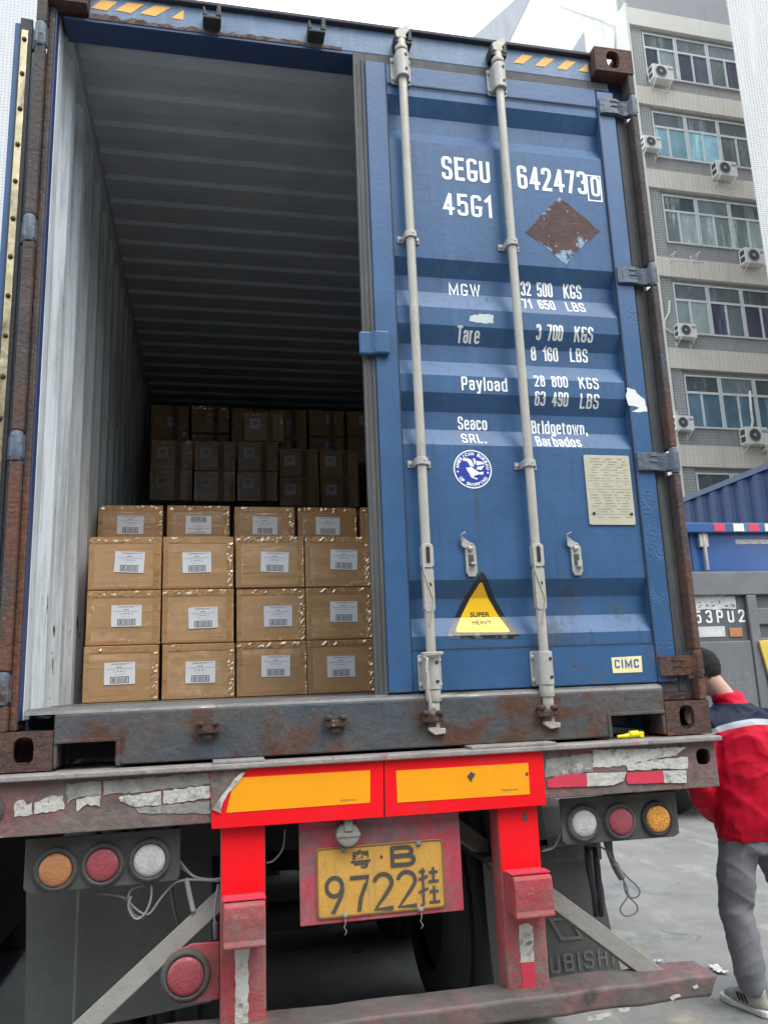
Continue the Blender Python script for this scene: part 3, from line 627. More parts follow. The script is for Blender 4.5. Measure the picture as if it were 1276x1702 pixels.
for q in ((a, a+.006, c, d), (b-.006, b, c, d), (a+.006, b-.006, c, c+.006), (a+.006, b-.006, d-.006, d)): decal(s, [(q[0], q[2]), (q[1], q[2]), (q[1], q[3]), (q[0], q[3])], fy=relief)
s.obj('lettering', M['white_paint'], D, recalc=False)
s = MB(); rr = random.Random(2)
decal(s, jag(pxpoly([(929, 327), (997, 385), (965, 412), (948, 428), (941, 440), (930, 432), (915, 418), (872, 386)], YO), .02, .003, rr), fy=relief, cuts=CUTS); s.obj('placard_residue', M['placard'], D, recalc=False)
s = MB(); decal(s, jag(pxpoly([(781, 525), (800, 522), (819, 524), (820, 537), (803, 538), (779, 533)], YO), .008, .003, rr), fy=relief, cuts=CUTS); s.obj('paint_scrape', M['torn_mint'], D, recalc=False)
s = MB(); decal(s, jag(pxpoly([(1041, 644), (1055, 648), (1065, 660), (1072, 668), (1075, 684), (1049, 684), (1062, 678), (1044, 674), (1040, 661)], .0335), .012, .004, rr), y=.0335); s.obj('torn_sticker', M['torn_white'], D, recalc=False)
# round emblem
e = at(785, 780, 1, YO); ex, ez, er = e.x, e.z, .0745
s = MB(); decal(s, circ(ex, ez, er), fy=lambda z: relief(z, .001), cuts=CUTS); s.obj('round_emblem', M['abs_blue'], D, recalc=False)
s = MB(); n = 64
ro = circ(ex, ez, er, n); ri = circ(ex, ez, er*.935, n)
for k in range(n): s.face([(ro[k][0], YO-.0018, ro[k][1]), (ro[(k+1) % n][0], YO-.0018, ro[(k+1) % n][1]), (ri[(k+1) % n][0], YO-.0018, ri[(k+1) % n][1]), (ri[k][0], YO-.0018, ri[k][1])])
def arc_text(txt, a0, a1, r, h, wch, inside):
    for k, ch in enumerate(txt):
        if ch == ' ': continue
        a = R(a0+(a1-a0)*k/(len(txt)-1)); px, pz = ex+r*math.cos(a), ez+r*math.sin(a)
        rot = Matrix.Rotation(-(a-math.pi/2) if not inside else -(a+math.pi/2), 4, 'Y')
        ww = wch*(.35 if ch == 'I' else 1.15 if ch == 'M' else 1)
        put_text(s, ch, -ww/2, ww/2, -h/2, h/2, 0, .05, mtx=Matrix.Translation((px, YO-.0018, pz)) @ rot)
arc_text('AMERICAN BUREAU', 172, 4, er*.80, er*.17, er*.15, False); arc_text('OF SHIPPING', 216, 324, er*.80, er*.17, er*.14, True)
for a in (190, -12): decal(s, circ(ex+er*.8*math.cos(R(a)), ez+er*.8*math.sin(R(a)), er*.05, 8), y=YO-.0018)
U = lambda P: [(ex+(x-.5)*er*2, ez-(y-.5)*er*2) for x, y in P]   # eagle drawn on a unit square
for P in ([(.22, .22), (.36, .21), (.47, .25), (.55, .42), (.50, .44), (.44, .42), (.37, .30), (.26, .28)], [(.52, .22), (.58, .22), (.59, .38), (.55, .36)], [(.60, .28), (.76, .30), (.82, .36), (.70, .38), (.61, .40)],
          [(.62, .44), (.82, .40), (.72, .52), (.60, .50)], [(.32, .47), (.46, .44), (.58, .52), (.66, .58), (.78, .56), (.76, .64), (.66, .63), (.56, .66), (.50, .70), (.42, .64)], [(.40, .64), (.50, .70), (.62, .74), (.60, .77), (.46, .72)]):
    decal(s, U(P), y=YO-.0018)
s.obj('emblem_lettering', M['white_paint'], D, recalc=False)
# warning triangle
def rtri(P, r):
    out = []
    for i in range(3):
        p, a, b = Vector(P[i]), Vector(P[i-1]), Vector(P[(i+1) % 3]); u, v = (a-p).normalized(), (b-p).normalized()
        p0, p1 = p+u*r, p+v*r
        for k in range(7):
            t = k/6; out.append(tuple((p0*(1-t)+p*t)*(1-t)+(p*(1-t)+p1*t)*t))
    return out
s = MB(); decal(s, rtri([tuple(at(q[0], q[1], 1, .05).xz) for q in ((799, 946), (740, 1062), (866, 1062))], .028), fy=lambda z: relief(z, .001), cuts=CUTS); s.obj('triangle_backing', M['decal_black'], D, recalc=False)
s = MB(); decal(s, rtri([tuple(at(q[0], q[1], 1, .05).xz) for q in ((799, 965), (756, 1051), (849, 1051))], .016), fy=lambda z: relief(z, .002), cuts=CUTS); s.obj('warning_triangle', M['decal_yellow'], D, recalc=False)
s = MB()
for t, x0, x1, yt, yb in (('SUPER', 782, 814, 1017, 1025), ('HEAVY', 784, 816, 1031, 1038)):
    put_text(s, t, at(x0, yt, 1, .07).x, at(x1, yt, 1, .07).x, at(798, yb, 1, .07).z, at(798, yt, 1, .07).z, 0, .012, lambda z: relief(z, .003), CUTS)
s.obj('triangle_lettering', M['black_ink'], D, recalc=False)
# small cream decal
s = MB(); decal(s, pxpoly([(1015, 1093), (1065, 1090), (1067, 1117), (1018, 1119)], .0385), y=.0382); s.obj('maker_decal', M['cimc_back'], D, recalc=False)
s = MB(); pen_text(s, 'CIMC', at(1021, 1104, 1, .038).x, at(1061, 1104, 1, .038).x, at(1040, 1110, 1, .038).z, at(1040, 1096, 1, .038).z, .0376, .17); s.obj('decal_lettering', M['cimc_blue'], D, recalc=False)
# data plate
P = pxpoly([(968, 756), (1044, 759), (1054, 873), (978, 873)], YO); xa, xb, za, zb = (P[0][0]+P[3][0])/2, (P[1][0]+P[2][0])/2, P[2][1], (P[0][1]+P[1][1])/2
s = MB(); s.prism(rrect(xa, xb, za, zb, .008), YO-.006, YO-.0005); s.obj('data_plate', M['plate_beige'], D, bevel=.0012)
s = MB(); rr = random.Random(11); W_, H_ = xb-xa, zb-za
for k in range(22):
    v = .05+k*.040
    if k in (8, 11, 20): segs = [(.03, .96)]; hh = .004
    else:
        segs = []; x = rr.uniform(.06, .2); hh = rr.choice((.006, .008, .011))
        while x < .9:
            l = rr.uniform(.05, .25); segs.append((x, min(x+l, .93))); x += l+rr.uniform(.02, .15)
    for q in segs: decal(s, [(xa+q[0]*W_, zb-(v+hh)*H_), (xa+q[1]*W_, zb-(v+hh)*H_), (xa+q[1]*W_, zb-v*H_), (xa+q[0]*W_, zb-v*H_)], y=YO-.0066)
s.obj('plate_print', M['plate_ink'], D, recalc=False)
s = MB()
for x, z in ((xa+.022, za+.045), (xb-.014, za+.043)): s.lathe((x, YO-.006, z), [(.006, 0), (.005, .004), (0, .005)], seg=12)
s.obj('rivets', M['black'], D)
# ---- open left-hand door, swung right round against the side
OD = bpy.data.objects.new('door', None); COL.objects.link(OD); OD.parent = C
OD['label'] = 'open left-hand door swung back along the side, seen edge on'
mt = Matrix.Translation((-.046, .052, 0)) @ Matrix.Rotation(R(5), 4, 'Z')
s = MB(); s.box(-.034, .030, .0, 1.17, .17, 2.70, mtx=mt); s.obj('door_leaf', M['frame_blue'], OD, bevel=.004)
s = MB(); s.box(-.014, .030, -.012, -.0005, .17, 2.715, mtx=mt); s.obj('rubber_gasket', M['black'], OD, bevel=.003)
M['gold'] = mat('tarnished_brass_coloured_strip', (.42, .36, .22), .35, metal=.8, mott=.3, mscale=7, layers=(((.12, .09, .07), 9, .52, .68, (1, 1, .4), None, .7),), bump=.6, bscale=9)
s = MB(); s.box(-.008, .016, -.0165, -.0123, .18, 2.66, mtx=mt); s.obj('retainer_strip', M['gold'], OD, bevel=.003)
for k in range(17):
    s = MB(); p = mt @ Vector((.004, -.0165, .25+k*.148)); s.lathe(p, [(.009, 0), (.008, .005), (0, .007)], seg=10); s.obj('bolt', M['rust'], OD)
for h in HZ:
    s = MB(); s.prism([(-.018, .05), (-.018, .062), (.02, .045), (.045, .03), (.04, .0), (.004, -.006), (-.004, .028)], h-.042, h+.042, axis=2); s.tube([(.021, .012, h-.051), (.021, .012, h+.051)], .018, 14)
    s.obj('hinge', M['hinge'], OD, bevel=.004)
# ---- rope tied round the lower left bracket
pts = []
for k in range(60):
    t = k/59; a = t*5.2*math.pi
    if t < .62: pts.append((1.397+.036*math.cos(a), .0-.036*abs(math.sin(a))-.004, .318-.006*math.sin(a*.5)-.016*t+.008*math.sin(7*t)))
for q in ((1.372, -.036, .30), (1.366, -.037, .27), (1.370, -.040, .235), (1.368, -.040, .20), (1.372, -.038, .165), (1.378, -.036, .135), (1.388, -.036, .125), (1.383, -.037, .15)): pts.append(q)
s = MB(); s.tube(pts, .0052, 7); tag(s.obj('rope', M['rope']), 'pale rope knotted round the bottom of the first locking bar', 'rope')
# ---- yellow plastic seal left on the beam
s = MB(); y0 = .02; s.tube([(2.072, y0, .004), (2.10, y0, .005), (2.12, y0, .007)], [.006, .008, .010], 8); s.tube([(2.12, y0, .009), (2.155, y0, .011)], .013, 10); s.box(2.155, 2.172, y0-.012, y0+.012, -.002, .018)
tag(s.obj('plastic_seal', M['yellow_plastic'], bevel=.002), 'bright yellow plastic seal lying on the beam beside the rusty corner casting', 'seal')
# ---------------------------------------------------------------- cartons
def carton_mat(name, col, tape_v):
    m = mat(name, col, .55, mott=.10, mscale=5, layers=(((.62, .38, .19), 2.2, .50, .60, (.5, 1, 9)), ((.42, .23, .085), 3, .54, .66, (.4, 1, 8))), rnd=.14)
    nt = m.node_tree; b = nt.nodes['Principled BSDF']
    tc = nt.nodes.new('ShaderNodeTexCoord'); g = nt.nodes.new('ShaderNodeSeparateXYZ'); nt.links.new(tc.outputs['Generated'], g.inputs[0])
    oi = nt.nodes.new('ShaderNodeObjectInfo')
    # distance to the nearest edge of the front, where the film of clear tape is wrinkled
    ex = _math(nt, 'SUBTRACT', .5, _math(nt, 'ABSOLUTE', _math(nt, 'SUBTRACT', g.outputs[0], .5)))
    ez = _math(nt, 'SUBTRACT', .5, _math(nt, 'ABSOLUTE', _math(nt, 'SUBTRACT', g.outputs[2], .5)))
    ed = _math(nt, 'MINIMUM', ex, ez)
    va = nt.nodes.new('ShaderNodeVectorMath'); va.operation = 'ADD'; nt.links.new(tc.outputs['Object'], va.inputs[0])
    cx = nt.nodes.new('ShaderNodeCombineXYZ')
    for k in range(3): nt.links.new(_math(nt, 'MULTIPLY', oi.outputs['Random'], 23.+9*k), cx.inputs[k])
    nt.links.new(cx.outputs[0], va.inputs[1]); co = va.outputs[0]
    w1 = _math(nt, 'SUBTRACT', _noise(nt, co, 52, 3, .6, (1.5, 1, .55)), .5); w2 = _noise(nt, co, 9, 4, .6, (1, 1, 1.4), 4.); w3 = _math(nt, 'SUBTRACT', _noise(nt, co, 40, 3, .6, (.35, 1, 2.4), 8.), .5)
    edge = _map(nt, _math(nt, 'ADD', ed, _math(nt, 'MULTIPLY', _math(nt, 'SUBTRACT', w2, .5), .22)), .0, .10, 1, 0)
    bp = nt.nodes.new('ShaderNodeBump'); bp.inputs['Distance'].default_value = .030
    nt.links.new(_math(nt, 'ADD', _math(nt, 'MULTIPLY', _math(nt, 'SUBTRACT', _math(nt, 'MULTIPLY', w1, 1.5), _map(nt, w2, .44, .60, .05, .42)), _math(nt, 'ADD', _math(nt, 'MULTIPLY', edge, 1.), .03)), _math(nt, 'ADD', _math(nt, 'MULTIPLY', w3, .05), _math(nt, 'MULTIPLY', w2, .05))), bp.inputs['Height'])
    bp.inputs['Strength'].default_value = 1.
    nt.links.new(bp.outputs[0], b.inputs['Coat Normal'])
    b.inputs['Coat Weight'].default_value = tape_v; b.inputs['Coat Roughness'].default_value = .06; b.inputs['Coat IOR'].default_value = 2.2
    return m
M['carton'] = carton_mat('taped_brown_cardboard', (.53, .30, .125), 1.0)
M['label_white'] = mat('white_shipping_label', (.84, .85, .87), .4, mott=.04, coat=.25)
M['label_ink'] = mat('label_print', (.05, .05, .06), .5)
M['label_ink_pale'] = mat('fine_label_print', (.30, .30, .33), .5)
BWID, BHT, BDEP = .306, .234, .395
def box_mesh():
    s = MB(); s.box(-BWID/2, BWID/2, 0, BDEP, 0, BHT)
    bmesh.ops.subdivide_edges(s.bm, edges=s.bm.edges[:], cuts=5, use_grid_fill=True)
    rr = random.Random(1)
    for v in s.bm.verts:
        if abs(v.co.x) < BWID/2-.01 and .01 < v.co.z < BHT-.01 and v.co.y < .001: v.co.y -= .0025*math.sin((v.co.x/BWID+.5)*math.pi)*math.sin(v.co.z/BHT*math.pi)
    o = s.obj('carton', M['carton'], bevel=.004); return o
def label_mesh(seed, w=.125, h=.092):
    s = MB(); rr = random.Random(seed); y = -.0052
    s.prism(rrect(-w/2, w/2, -h/2, h/2, .002), y, y+.0008)
    y -= .0005
    def bar(x0, x1, z0, z1, mi): decal(s, [(x0*w, z0*h), (x1*w, z0*h), (x1*w, z1*h), (x0*w, z1*h)], y=y, mi=mi)
    for z, a, b in ((.44, -.30, .42), (.405, -.25, .22)):
        x = a
        while x < b: l = rr.uniform(.03, .09); bar(x, min(x+l, b), z-.012, z+.012, 2); x += l+.014
    bar(-.1, .08, .27, .295, 1); bar(-.42, .42, .20, .212, 1)
    for x in (-.17, -.05, .06, .17):
        if x in (-.05, .06): bar(x-.022, x+.022, .07, .12, 1)
        else:
            bar(x-.03, x+.03, .12, .128, 2); bar(x-.03, x+.03, .05, .058, 2); bar(x-.03, x-.022, .05, .128, 2); bar(x+.022, x+.03, .05, .128, 2)
    for x in (-.12, 0, .1): bar(x-.03, x+.03, -.05, -.035, 2)
    for q in ((-.30, .30, -.44, -.415), (-.30, .30, -.17, -.145), (-.30, -.275, -.415, -.17), (.275, .30, -.415, -.17)): bar(*q, 1)
    x = -.245
    while x < .245:
        l = rr.choice((.008, .012, .02)); bar(x, x+l, -.40, -.19, 1); x += l+rr.choice((.008, .014, .02))
    o = s.obj('shipping_label', [M['label_white'], M['label_ink'], M['label_ink_pale']], recalc=False)
    return o
def label_small():
    s = MB(); w = .085; s.prism(rrect(-w/2, w/2, -w/2, w/2, .002), -.0052, -.0044)
    for z, a, b in ((.2, -.25, .3), (.08, -.2, .25), (-.06, -.3, .2)): decal(s, [(a*w, (z-.04)*w), (b*w, (z-.04)*w), (b*w, (z+.04)*w), (a*w, (z+.04)*w)], y=-.0057, mi=1)
    return s.obj('shipping_label', [M['label_white'], M['label_ink_pale']], recalc=False)
def tape_strip():
    s = MB(); s.box(-.024, .024, -.0052, -.0044, .004, BHT-.004); return s.obj('packing_tape', M['tape_clear'])
m = mat('clear_packing_tape', (.30, .17, .075), .12, mott=.15, coat=1, coat_rough=.05, bump=1, bscale=40, bstretch=(1.5, 1, .5), rnd=.1); M['tape_clear'] = m
BASE = box_mesh(); LAB = label_mesh(3); LABS = label_small(); TAPE = tape_strip()
film = carton_mat('wrinkled_clear_tape_over_cardboard', (.60, .345, .15), 1.0); _b = film.node_tree.nodes['Principled BSDF']
for l in list(film.node_tree.links):
    if l.to_socket == _b.inputs['Coat Normal']: film.node_tree.links.remove(l)
_b.inputs['Coat IOR'].default_value = 2.3; _b.inputs['Coat Tint'].default_value = (1, .95, .85, 1); _b.inputs['Specular Tint'].default_value = (1, .86, .62, 1); _b.inputs['Roughness'].default_value = .12; _b.inputs['IOR'].default_value = 1.7; _b.inputs['Coat Roughness'].default_value = .05
def film_mesh(seed):
    s = MB(); rr = random.Random(seed)
    def strip(nx, nz, x0, x1, z0, z1, inner, amp, gaps):
        V = []
        for i in range(nx+1):
            g = noise_gate(rr, i, gaps)
            V.append([s.bm.verts.new((x0+(x1-x0)*(i+rr.uniform(-.3, .3)*(0 < i < nx))/nx, -.0028-(0 if inner(i, j) else 1)*(rr.random()**1.6)*amp*g, z0+(z1-z0)*(j+rr.uniform(-.25, .25)*(0 < j < nz))/nz)) for j in range(nz+1)])
        for A, B in zip(V, V[1:]):
            for j in range(nz):
                for t in ((A[j], B[j], B[j+1]), (A[j], B[j+1], A[j+1])): s.bm.faces.new(t)
    st = [1.]
    def noise_gate(rr, i, gaps):
        if i % 4 == 0: st[0] = 1. if rr.random() > gaps else .12
        return st[0]
    w, h = BWID/2-.003, BHT-.003
    strip(34, 3, -w, w, h-.026, h, lambda i, j: j == 0, .0050, .45)
    strip(4, 26, w-.030, w, .004, h-.0265, lambda i, j: i == 0, .0048, .5); strip(3, 22, -w, -w+.020, .004, h-.0265, lambda i, j: i == 3, .0040, .65)
    strip(30, 2, -w+.021, w-.031, .004, .014, lambda i, j: j == 2, .0025, .8)
    return s.obj('tape_film', film, recalc=False)
FILMS = [film_mesh(k) for k in (21, 22, 23, 24)]
used = [False]
FZ = .1875
def carton(x, y, z, label, group, rot=0., lab='big', lx=.02, lz=.0, flip=False):
    o = BASE if not used[0] else BASE.copy()
    if used[0]: COL.objects.link(o)
    used[0] = True
    o.location = (x, y, z); o.rotation_euler.z = rot
    tag(o, label, 'carton', group)
    l = (LAB if lab == 'big' else LABS).copy(); COL.objects.link(l); l.parent = o; l.location = (lx, 0, BHT/2+lz)
    l.rotation_euler.y = (math.pi if flip else 0)+random.uniform(-.05, .05)
    fm = random.choice(FILMS).copy(); COL.objects.link(fm); fm.parent = o
    if lab != 'big':
        t = TAPE.copy(); COL.objects.link(t); t.parent = o; t.location = (.045, 0, 0)
    return o
COLN = ('first', 'second', 'third', 'fourth', 'fifth'); TIER = ('bottom', 'middle', 'top')
for t in range(3):
    for k in range(5):
        x = .282+k*.3145+random.uniform(-.004, .004); y = .90+random.uniform(-.012, .012)+.006*t
        where = 'against the white side wall' if k == 0 else f'{COLN[k]} carton from the white wall' if k < 4 else 'fifth column, behind the closed door'
        carton(x, y, FZ+t*(BHT+.0035), f'taped carton, {TIER[t]} tier of the front stack, {where}', 'cartons of the front stack', random.uniform(-.012, .012),
               lx=random.uniform(-.008, .030), lz=random.uniform(-.010, .012))
for k in range(5):
    x = .262+k*.3255+random.uniform(-.003, .003)
    where = 'next to the white side wall' if k == 0 else 'its label upside down, second from the wall' if k == 1 else f'{COLN[k]} from the white wall' if k < 4 else 'half hidden by the closed door'
    carton(x, 1.33+random.uniform(-.015, .015), FZ+3*(BHT+.005)-.008, f'brown carton showing above the front stack, {where}', 'cartons of the second row', random.uniform(-.01, .01), lx=.0, lz=.018, flip=(k == 1))
for t in range(6, 9):
    for k in range(5):
        if t == 8 and k not in (2,): continue
        x = .352+k*.320+random.uniform(-.004, .004)+(.05 if t == 8 else 0); where = f'{COLN[k]} from the wall'
        nm = {6: 'lower', 7: 'upper', 8: 'topmost'}[t]
        carton(x, 3.32+random.uniform(-.02, .02)+(.05 if k > 2 else 0), FZ+t*(BHT+.004)-.03*(k > 2), (f'dim carton, {nm} visible tier of the dark stack, {where}' if t < 8 else 'single dim carton standing on top of the dark stack'),
               'cartons of the dark inner stack', random.uniform(-.01, .01), 'small', -.07, .02)
for k, up in [(k, up) for up in (0, 1) for k in range(6)]:
    x = .30+k*.33
    carton(x, 3.92+random.uniform(-.02, .02), FZ+(8+up)*(BHT+.004)+.01, f'barely visible carton in the {("lower", "upper")[up]} tier at the dark back, {("first", "second", "third", "fourth", "fifth", "sixth")[k]} from the wall', 'cartons at the dark back', 0, 'small', random.uniform(-.05, .05), random.uniform(-.03, .05))
for o in [LAB, LABS, TAPE]+FILMS: bpy.data.objects.remove(o)

# ---------------------------------------------------------------- trailer
TR = thing('semi_trailer', 'red skeletal semi-trailer carrying the blue container, worn reflectors and yellow number plate', 'trailer', (1.2, .1, GZ))
s = MB(); s.box(-.03, 2.268, -.05, .12, -.178, -.021)
s.plate((2.2682, -.05, -.178), (1, 0, 0), (0, 0, 1), (0, 1, 0), .143, .157, .012, (.092, .103), (.027, .027)); s.box(2.399, 2.411, -.0378, .12, -.178, -.021); s.box(2.2682, 2.3988, .08, .12, -.178, -.021)
s.box(2.2682, 2.3988, -.0378, .0798, -.178, -.166)
s.obj('rear_beam', M['trailer_red'], TR, bevel=.010, seg=3)
s = MB(); s.box(-.03, 2.425, -.078, .30, -.0208, -.004); s.obj('beam_flange', M['lip'], TR, bevel=.004)
for a, b in ((.66, .82), (1.50, 1.80)):
    s = MB(); s.box(a, b, -.07, .10, -.0038, .006); s.obj('packing_plate', M['lip'], TR, bevel=.002)
rr = random.Random(9)
def patch(px, m, name='peeling_tape', y=-.0512, amp=.003, th=.0012):
    s = MB(); s.prism(jag(pxpoly(px, y), .012, amp, rr), y-th, y); return s.obj(name, M[m], TR)
patch([(25, 1334), (40, 1329), (46, 1338), (54, 1334), (55, 1353), (25, 1358)], 'tape_white'); patch([(58, 1334), (80, 1324), (106, 1321), (107, 1345), (57, 1353)], 'tape_white')
patch([(172, 1298), (350, 1284), (350, 1303), (172, 1322)], 'tape_grey'); patch([(112, 1302), (168, 1298), (168, 1320), (128, 1326), (112, 1336)], 'tape_grey')
patch([(128, 1328), (168, 1322), (167, 1341), (146, 1336), (129, 1350)], 'tape_white', y=-.0526); patch([(198, 1325), (268, 1315), (269, 1337), (225, 1341), (200, 1332)], 'tape_white', y=-.0526); patch([(272, 1314), (350, 1305), (350, 1326), (272, 1337)], 'tape_white', y=-.0526)
patch([(225, 1343), (350, 1331), (350, 1352), (232, 1352)], 'tape_grey')
patch([(906, 1262), (985, 1252), (985, 1283), (906, 1293)], 'tape_grey'); patch([(984, 1247), (1140, 1242), (1122, 1256), (1080, 1262), (1040, 1272), (984, 1276)], 'tape_white'); patch([(1040, 1272), (1085, 1262), (1142, 1258), (1142, 1277), (1042, 1280)], 'tape_white', y=-.0526)
for P, m in (([(909, 1297), (930, 1288), (974, 1285), (975, 1307), (909, 1309)], 'tape_pink'), ([(974, 1285), (1040, 1283), (1036, 1298), (1018, 1305), (975, 1307)], 'tape_white'), ([(1041, 1284), (1101, 1281), (1103, 1301), (1043, 1303), (1040, 1295)], 'tape_pink'), ([(1101, 1281), (1139, 1280), (1140, 1301), (1103, 1301)], 'tape_white')):
    patch(P, m, 'reflective_tape', y=-.0540, amp=.0008)
# reflector boards
def quad(x0, x1, z0, z1): return [(x0, z0), (x1, z0), (x1, z1), (x0, z1)]
for k, (a, b, P, Q) in enumerate(((.655, 1.2005, [(350, 1277), (637, 1257), (637, 1358), (352, 1378)], [(390, 1293), (615, 1280), (615, 1334), (376, 1351)]), (1.2025, 1.752, [(638, 1255), (900, 1243), (907, 1338), (640, 1358)], [(658, 1281), (877, 1268), (880, 1320), (660, 1334)]))):
    s = MB(); s.prism(pxpoly(P, -.058), -.0605, -.0575); B = s.obj('reflector_board', M['tape_red'], TR, bevel=.001)
    s = MB(); s.prism(pxpoly(Q, -.0607), -.0619, -.0607); s.obj('orange_panel', M['tape_orange'], B)
    if k == 0:
        for q, m, y in (([(350, 1277), (420, 1272), (398, 1290), (372, 1318), (352, 1345)], 'trailer_red', -.0607), ([(352, 1346), (372, 1318), (400, 1285), (408, 1283), (380, 1318), (366, 1348)], 'tape_white', -.064), ([(352, 1345), (365, 1330), (368, 1352)], 'lip', -.066)):
            s = MB(); s.prism(jag(pxpoly(q, y), .02, .003, rr), y-.001, y); s.obj('torn_sheet', M[m], B)
        s = MB()
        for i in range(11): x = .0046*i; p = at(566, 1332, 1, -.062); s.box(p.x+x, p.x+x+.0032, -.0624, -.062, p.z, p.z+.0055)
        s.obj('fine_print', M['lens_orange'], B)
    else:
        s = MB(); s.prism(jag(pxpoly([(776, 1290), (783, 1283), (790, 1286), (782, 1300)], -.062), .006, .002, rr), -.0632, -.0622); s.obj('torn_hole', M['dark_grey'], B)
        s = MB(); p = at(875, 1286, 1, -.0607); s.lathe((p.x, -.062, p.z), [(.005, 0), (.005, .002), (0, .003)], seg=10); s.obj('rivet', M['rust'], B)
        s = MB()
        for i in range(12): x = .0048*i; p = at(834, 1315, 1, -.062); s.box(p.x+x, p.x+x+.0034, -.0624, -.062, p.z, p.z+.0055)
        s.obj('fine_print', M['lens_orange'], B)
# uprights
for k, (x0, x1) in enumerate(((.685, .822), (1.588, 1.731))):
    s = MB(); s.box(x0, x1, -.030, .06, -.80, -.1785); U_ = s.obj('upright', M['upright_red'], TR, bevel=.007)
    s = MB(); s.box(x0+.003, x1-.003, -.0318, -.0303, -.398, -.18); s.obj('reflective_tape', M['tape_red'], U_)
    xm = (x0+x1)/2; prof = [(-.0303, -.392), (-.118, -.398), (-.128, -.406), (-.131, -.44), (-.128, -.50), (-.134, -.516), (-.128, -.522), (-.0303, -.515)]
    s = MB(); s.prism(prof, x0+.008, x1-.006, axis=0); s.obj('rubbing_block', M['upright_red'], U_, bevel=.008, seg=3)
    s = MB(); s.box(x0+.006, x1-.004, -.112, -.06, -.3935, -.390); s.obj('block_cap', M['tape_pink'], U_)
    wq = [(390, 1572), (414, 1571), (412, 1702), (412, 1760), (390, 1760), (391, 1702)] if k == 0 else [(862, 1538), (877, 1534), (885, 1540), (887, 1598), (864, 1600)]
    patch(wq, 'tape_white', 'reflective_tape', y=-.0303)
    if k:
        patch([(865, 1600), (887, 1599), (893, 1675), (878, 1671), (869, 1673)], 'tape_pink', 'reflective_tape', y=-.0303)
        patch([(868, 1352), (874, 1350), (877, 1362), (870, 1366)], 'dark_grey', 'paint_chip', y=-.0318)
# number plate
s = MB(); s.box(.930, 1.463, -.003, .004, -.510, -.185); PP = s.obj('plate_panel', M['panel_red'], TR, bevel=.002)
px0, px1, pz0, pz1 = .983, 1.402, -.495, -.285
s = MB(); s.prism(rrect(px0, px1, pz0, pz1, .012), -.0065, -.0035); NP = s.obj('number_plate', M['plate_yellow'], PP, bevel=.001)
NPm = NP
s = MB(); O, I = rrect(px0+.001, px1-.001, pz0+.001, pz1-.001, .012), rrect(px0+.006, px1-.006, pz0+.006, pz1-.006, .009)
for i in range(len(O)):
    j = (i+1) % len(O); s.face([(O[i][0], -.0078, O[i][1]), (O[j][0], -.0078, O[j][1]), (I[j][0], -.0078, I[j][1]), (I[i][0], -.0078, I[i][1])])
s.obj('plate_rim', M['plate_rim'], PP, recalc=False)
s = MB(); PW, PH = px1-px0, pz1-pz0
def pt(txt, u0, u1, v0, v1, bold=.0): put_text(s, txt, px0+u0*PW, px0+u1*PW, pz1-v1*PH, pz1-v0*PH, -.0082, bold)
pt('粤', .265, .42, .06, .33, .025)
_sy = [0.]
def stroke(P, w):   # flat pen stroke on the plate
    _sy[0] = (_sy[0]+.0004) % .0016
    P = [Vector((px0+u*PW, pz1-v*PH)) for u, v in P]; L, Rr = [], []
    for i, p in enumerate(P):
        d = (P[min(i+1, len(P)-1)]-P[max(i-1, 0)]).normalized(); n = Vector((-d.y, d.x))*w/2; L.append(p+n); Rr.append(p-n)
    for i in range(len(P)-1): s.face([(q.x, -.0082-_sy[0], q.y) for q in (L[i], L[i+1], Rr[i+1], Rr[i])])
def arcp(cu, cv, ru, rv, a0, a1, n=18): return [(cu+ru*math.cos(R(a0+(a1-a0)*k/n)), cv-rv*math.sin(R(a0+(a1-a0)*k/n))) for k in range(n+1)]
sw = .0125
stroke([(.59, .06), (.59, .34)], sw); stroke([(.58, .075), (.70, .075)]+arcp(.70, .135, .045, .06, 90, -90)+[(.58, .195)], sw); stroke([(.58, .325), (.71, .325)]+arcp(.71, .26, .05, .065, -90, 90)+[(.58, .195)], sw)
decal(s, [(px0+PW*(.505+.012*math.cos(t)), pz1-PH*(.19+.024*math.sin(t))) for t in [k*math.pi/6 for k in range(12)]], y=-.0082)
stroke(arcp(.135, .56, .06, .13, 0, 360, 28), sw); stroke([(.198, .60), (.185, .70), (.12, .93)], sw)                         # 9
stroke([(.255, .455), (.40, .455), (.375, .56), (.335, .75), (.32, .935)], sw)                                                # 7
for u in (.44, .625): stroke(arcp(u+.07, .56, .068, .125, 170, -25, 18)+[(u+.10, .70), (u+.005, .925), (u+.145, .925)], sw)      # 2 2
w2 = .008
for P in ([(.795, .45), (.905-.06, .45)], [(.825, .40), (.825, .93), (.80, .93)], [(.79, .56), (.865, .52)], [(.79, .75), (.865, .70)],
          [(.875, .47), (.945, .47)], [(.91, .40), (.91, .60)], [(.868, .60), (.952, .60)], [(.875, .75), (.945, .75)], [(.91, .67), (.91, .90)], [(.868, .90), (.955, .90)]): stroke(P, w2)
s.obj('plate_characters', M['plate_char'], NP, recalc=False)
for q in ((571, 1412), (695, 1402), (573, 1522), (699, 1512)):
    s = MB(); p = at(q[0], q[1], 1, -.008); s.lathe((p.x, -.0078, p.z), [(.010, 0), (.010, .002), (.006, .003), (.006, .008), (0, .009)], seg=14)
    if q[1] > 1500: s.tube([(p.x, -.012, p.z), (p.x+.001, -.014, p.z-.02), (p.x-.004, -.013, p.z-.032), (p.x+.004, -.014, p.z-.045), (p.x-.003, -.014, p.z-.055)], .0018, 6)
    s.obj('plate_screw', M['strut'], PP)
p = at(578, 1387, 1, -.03)
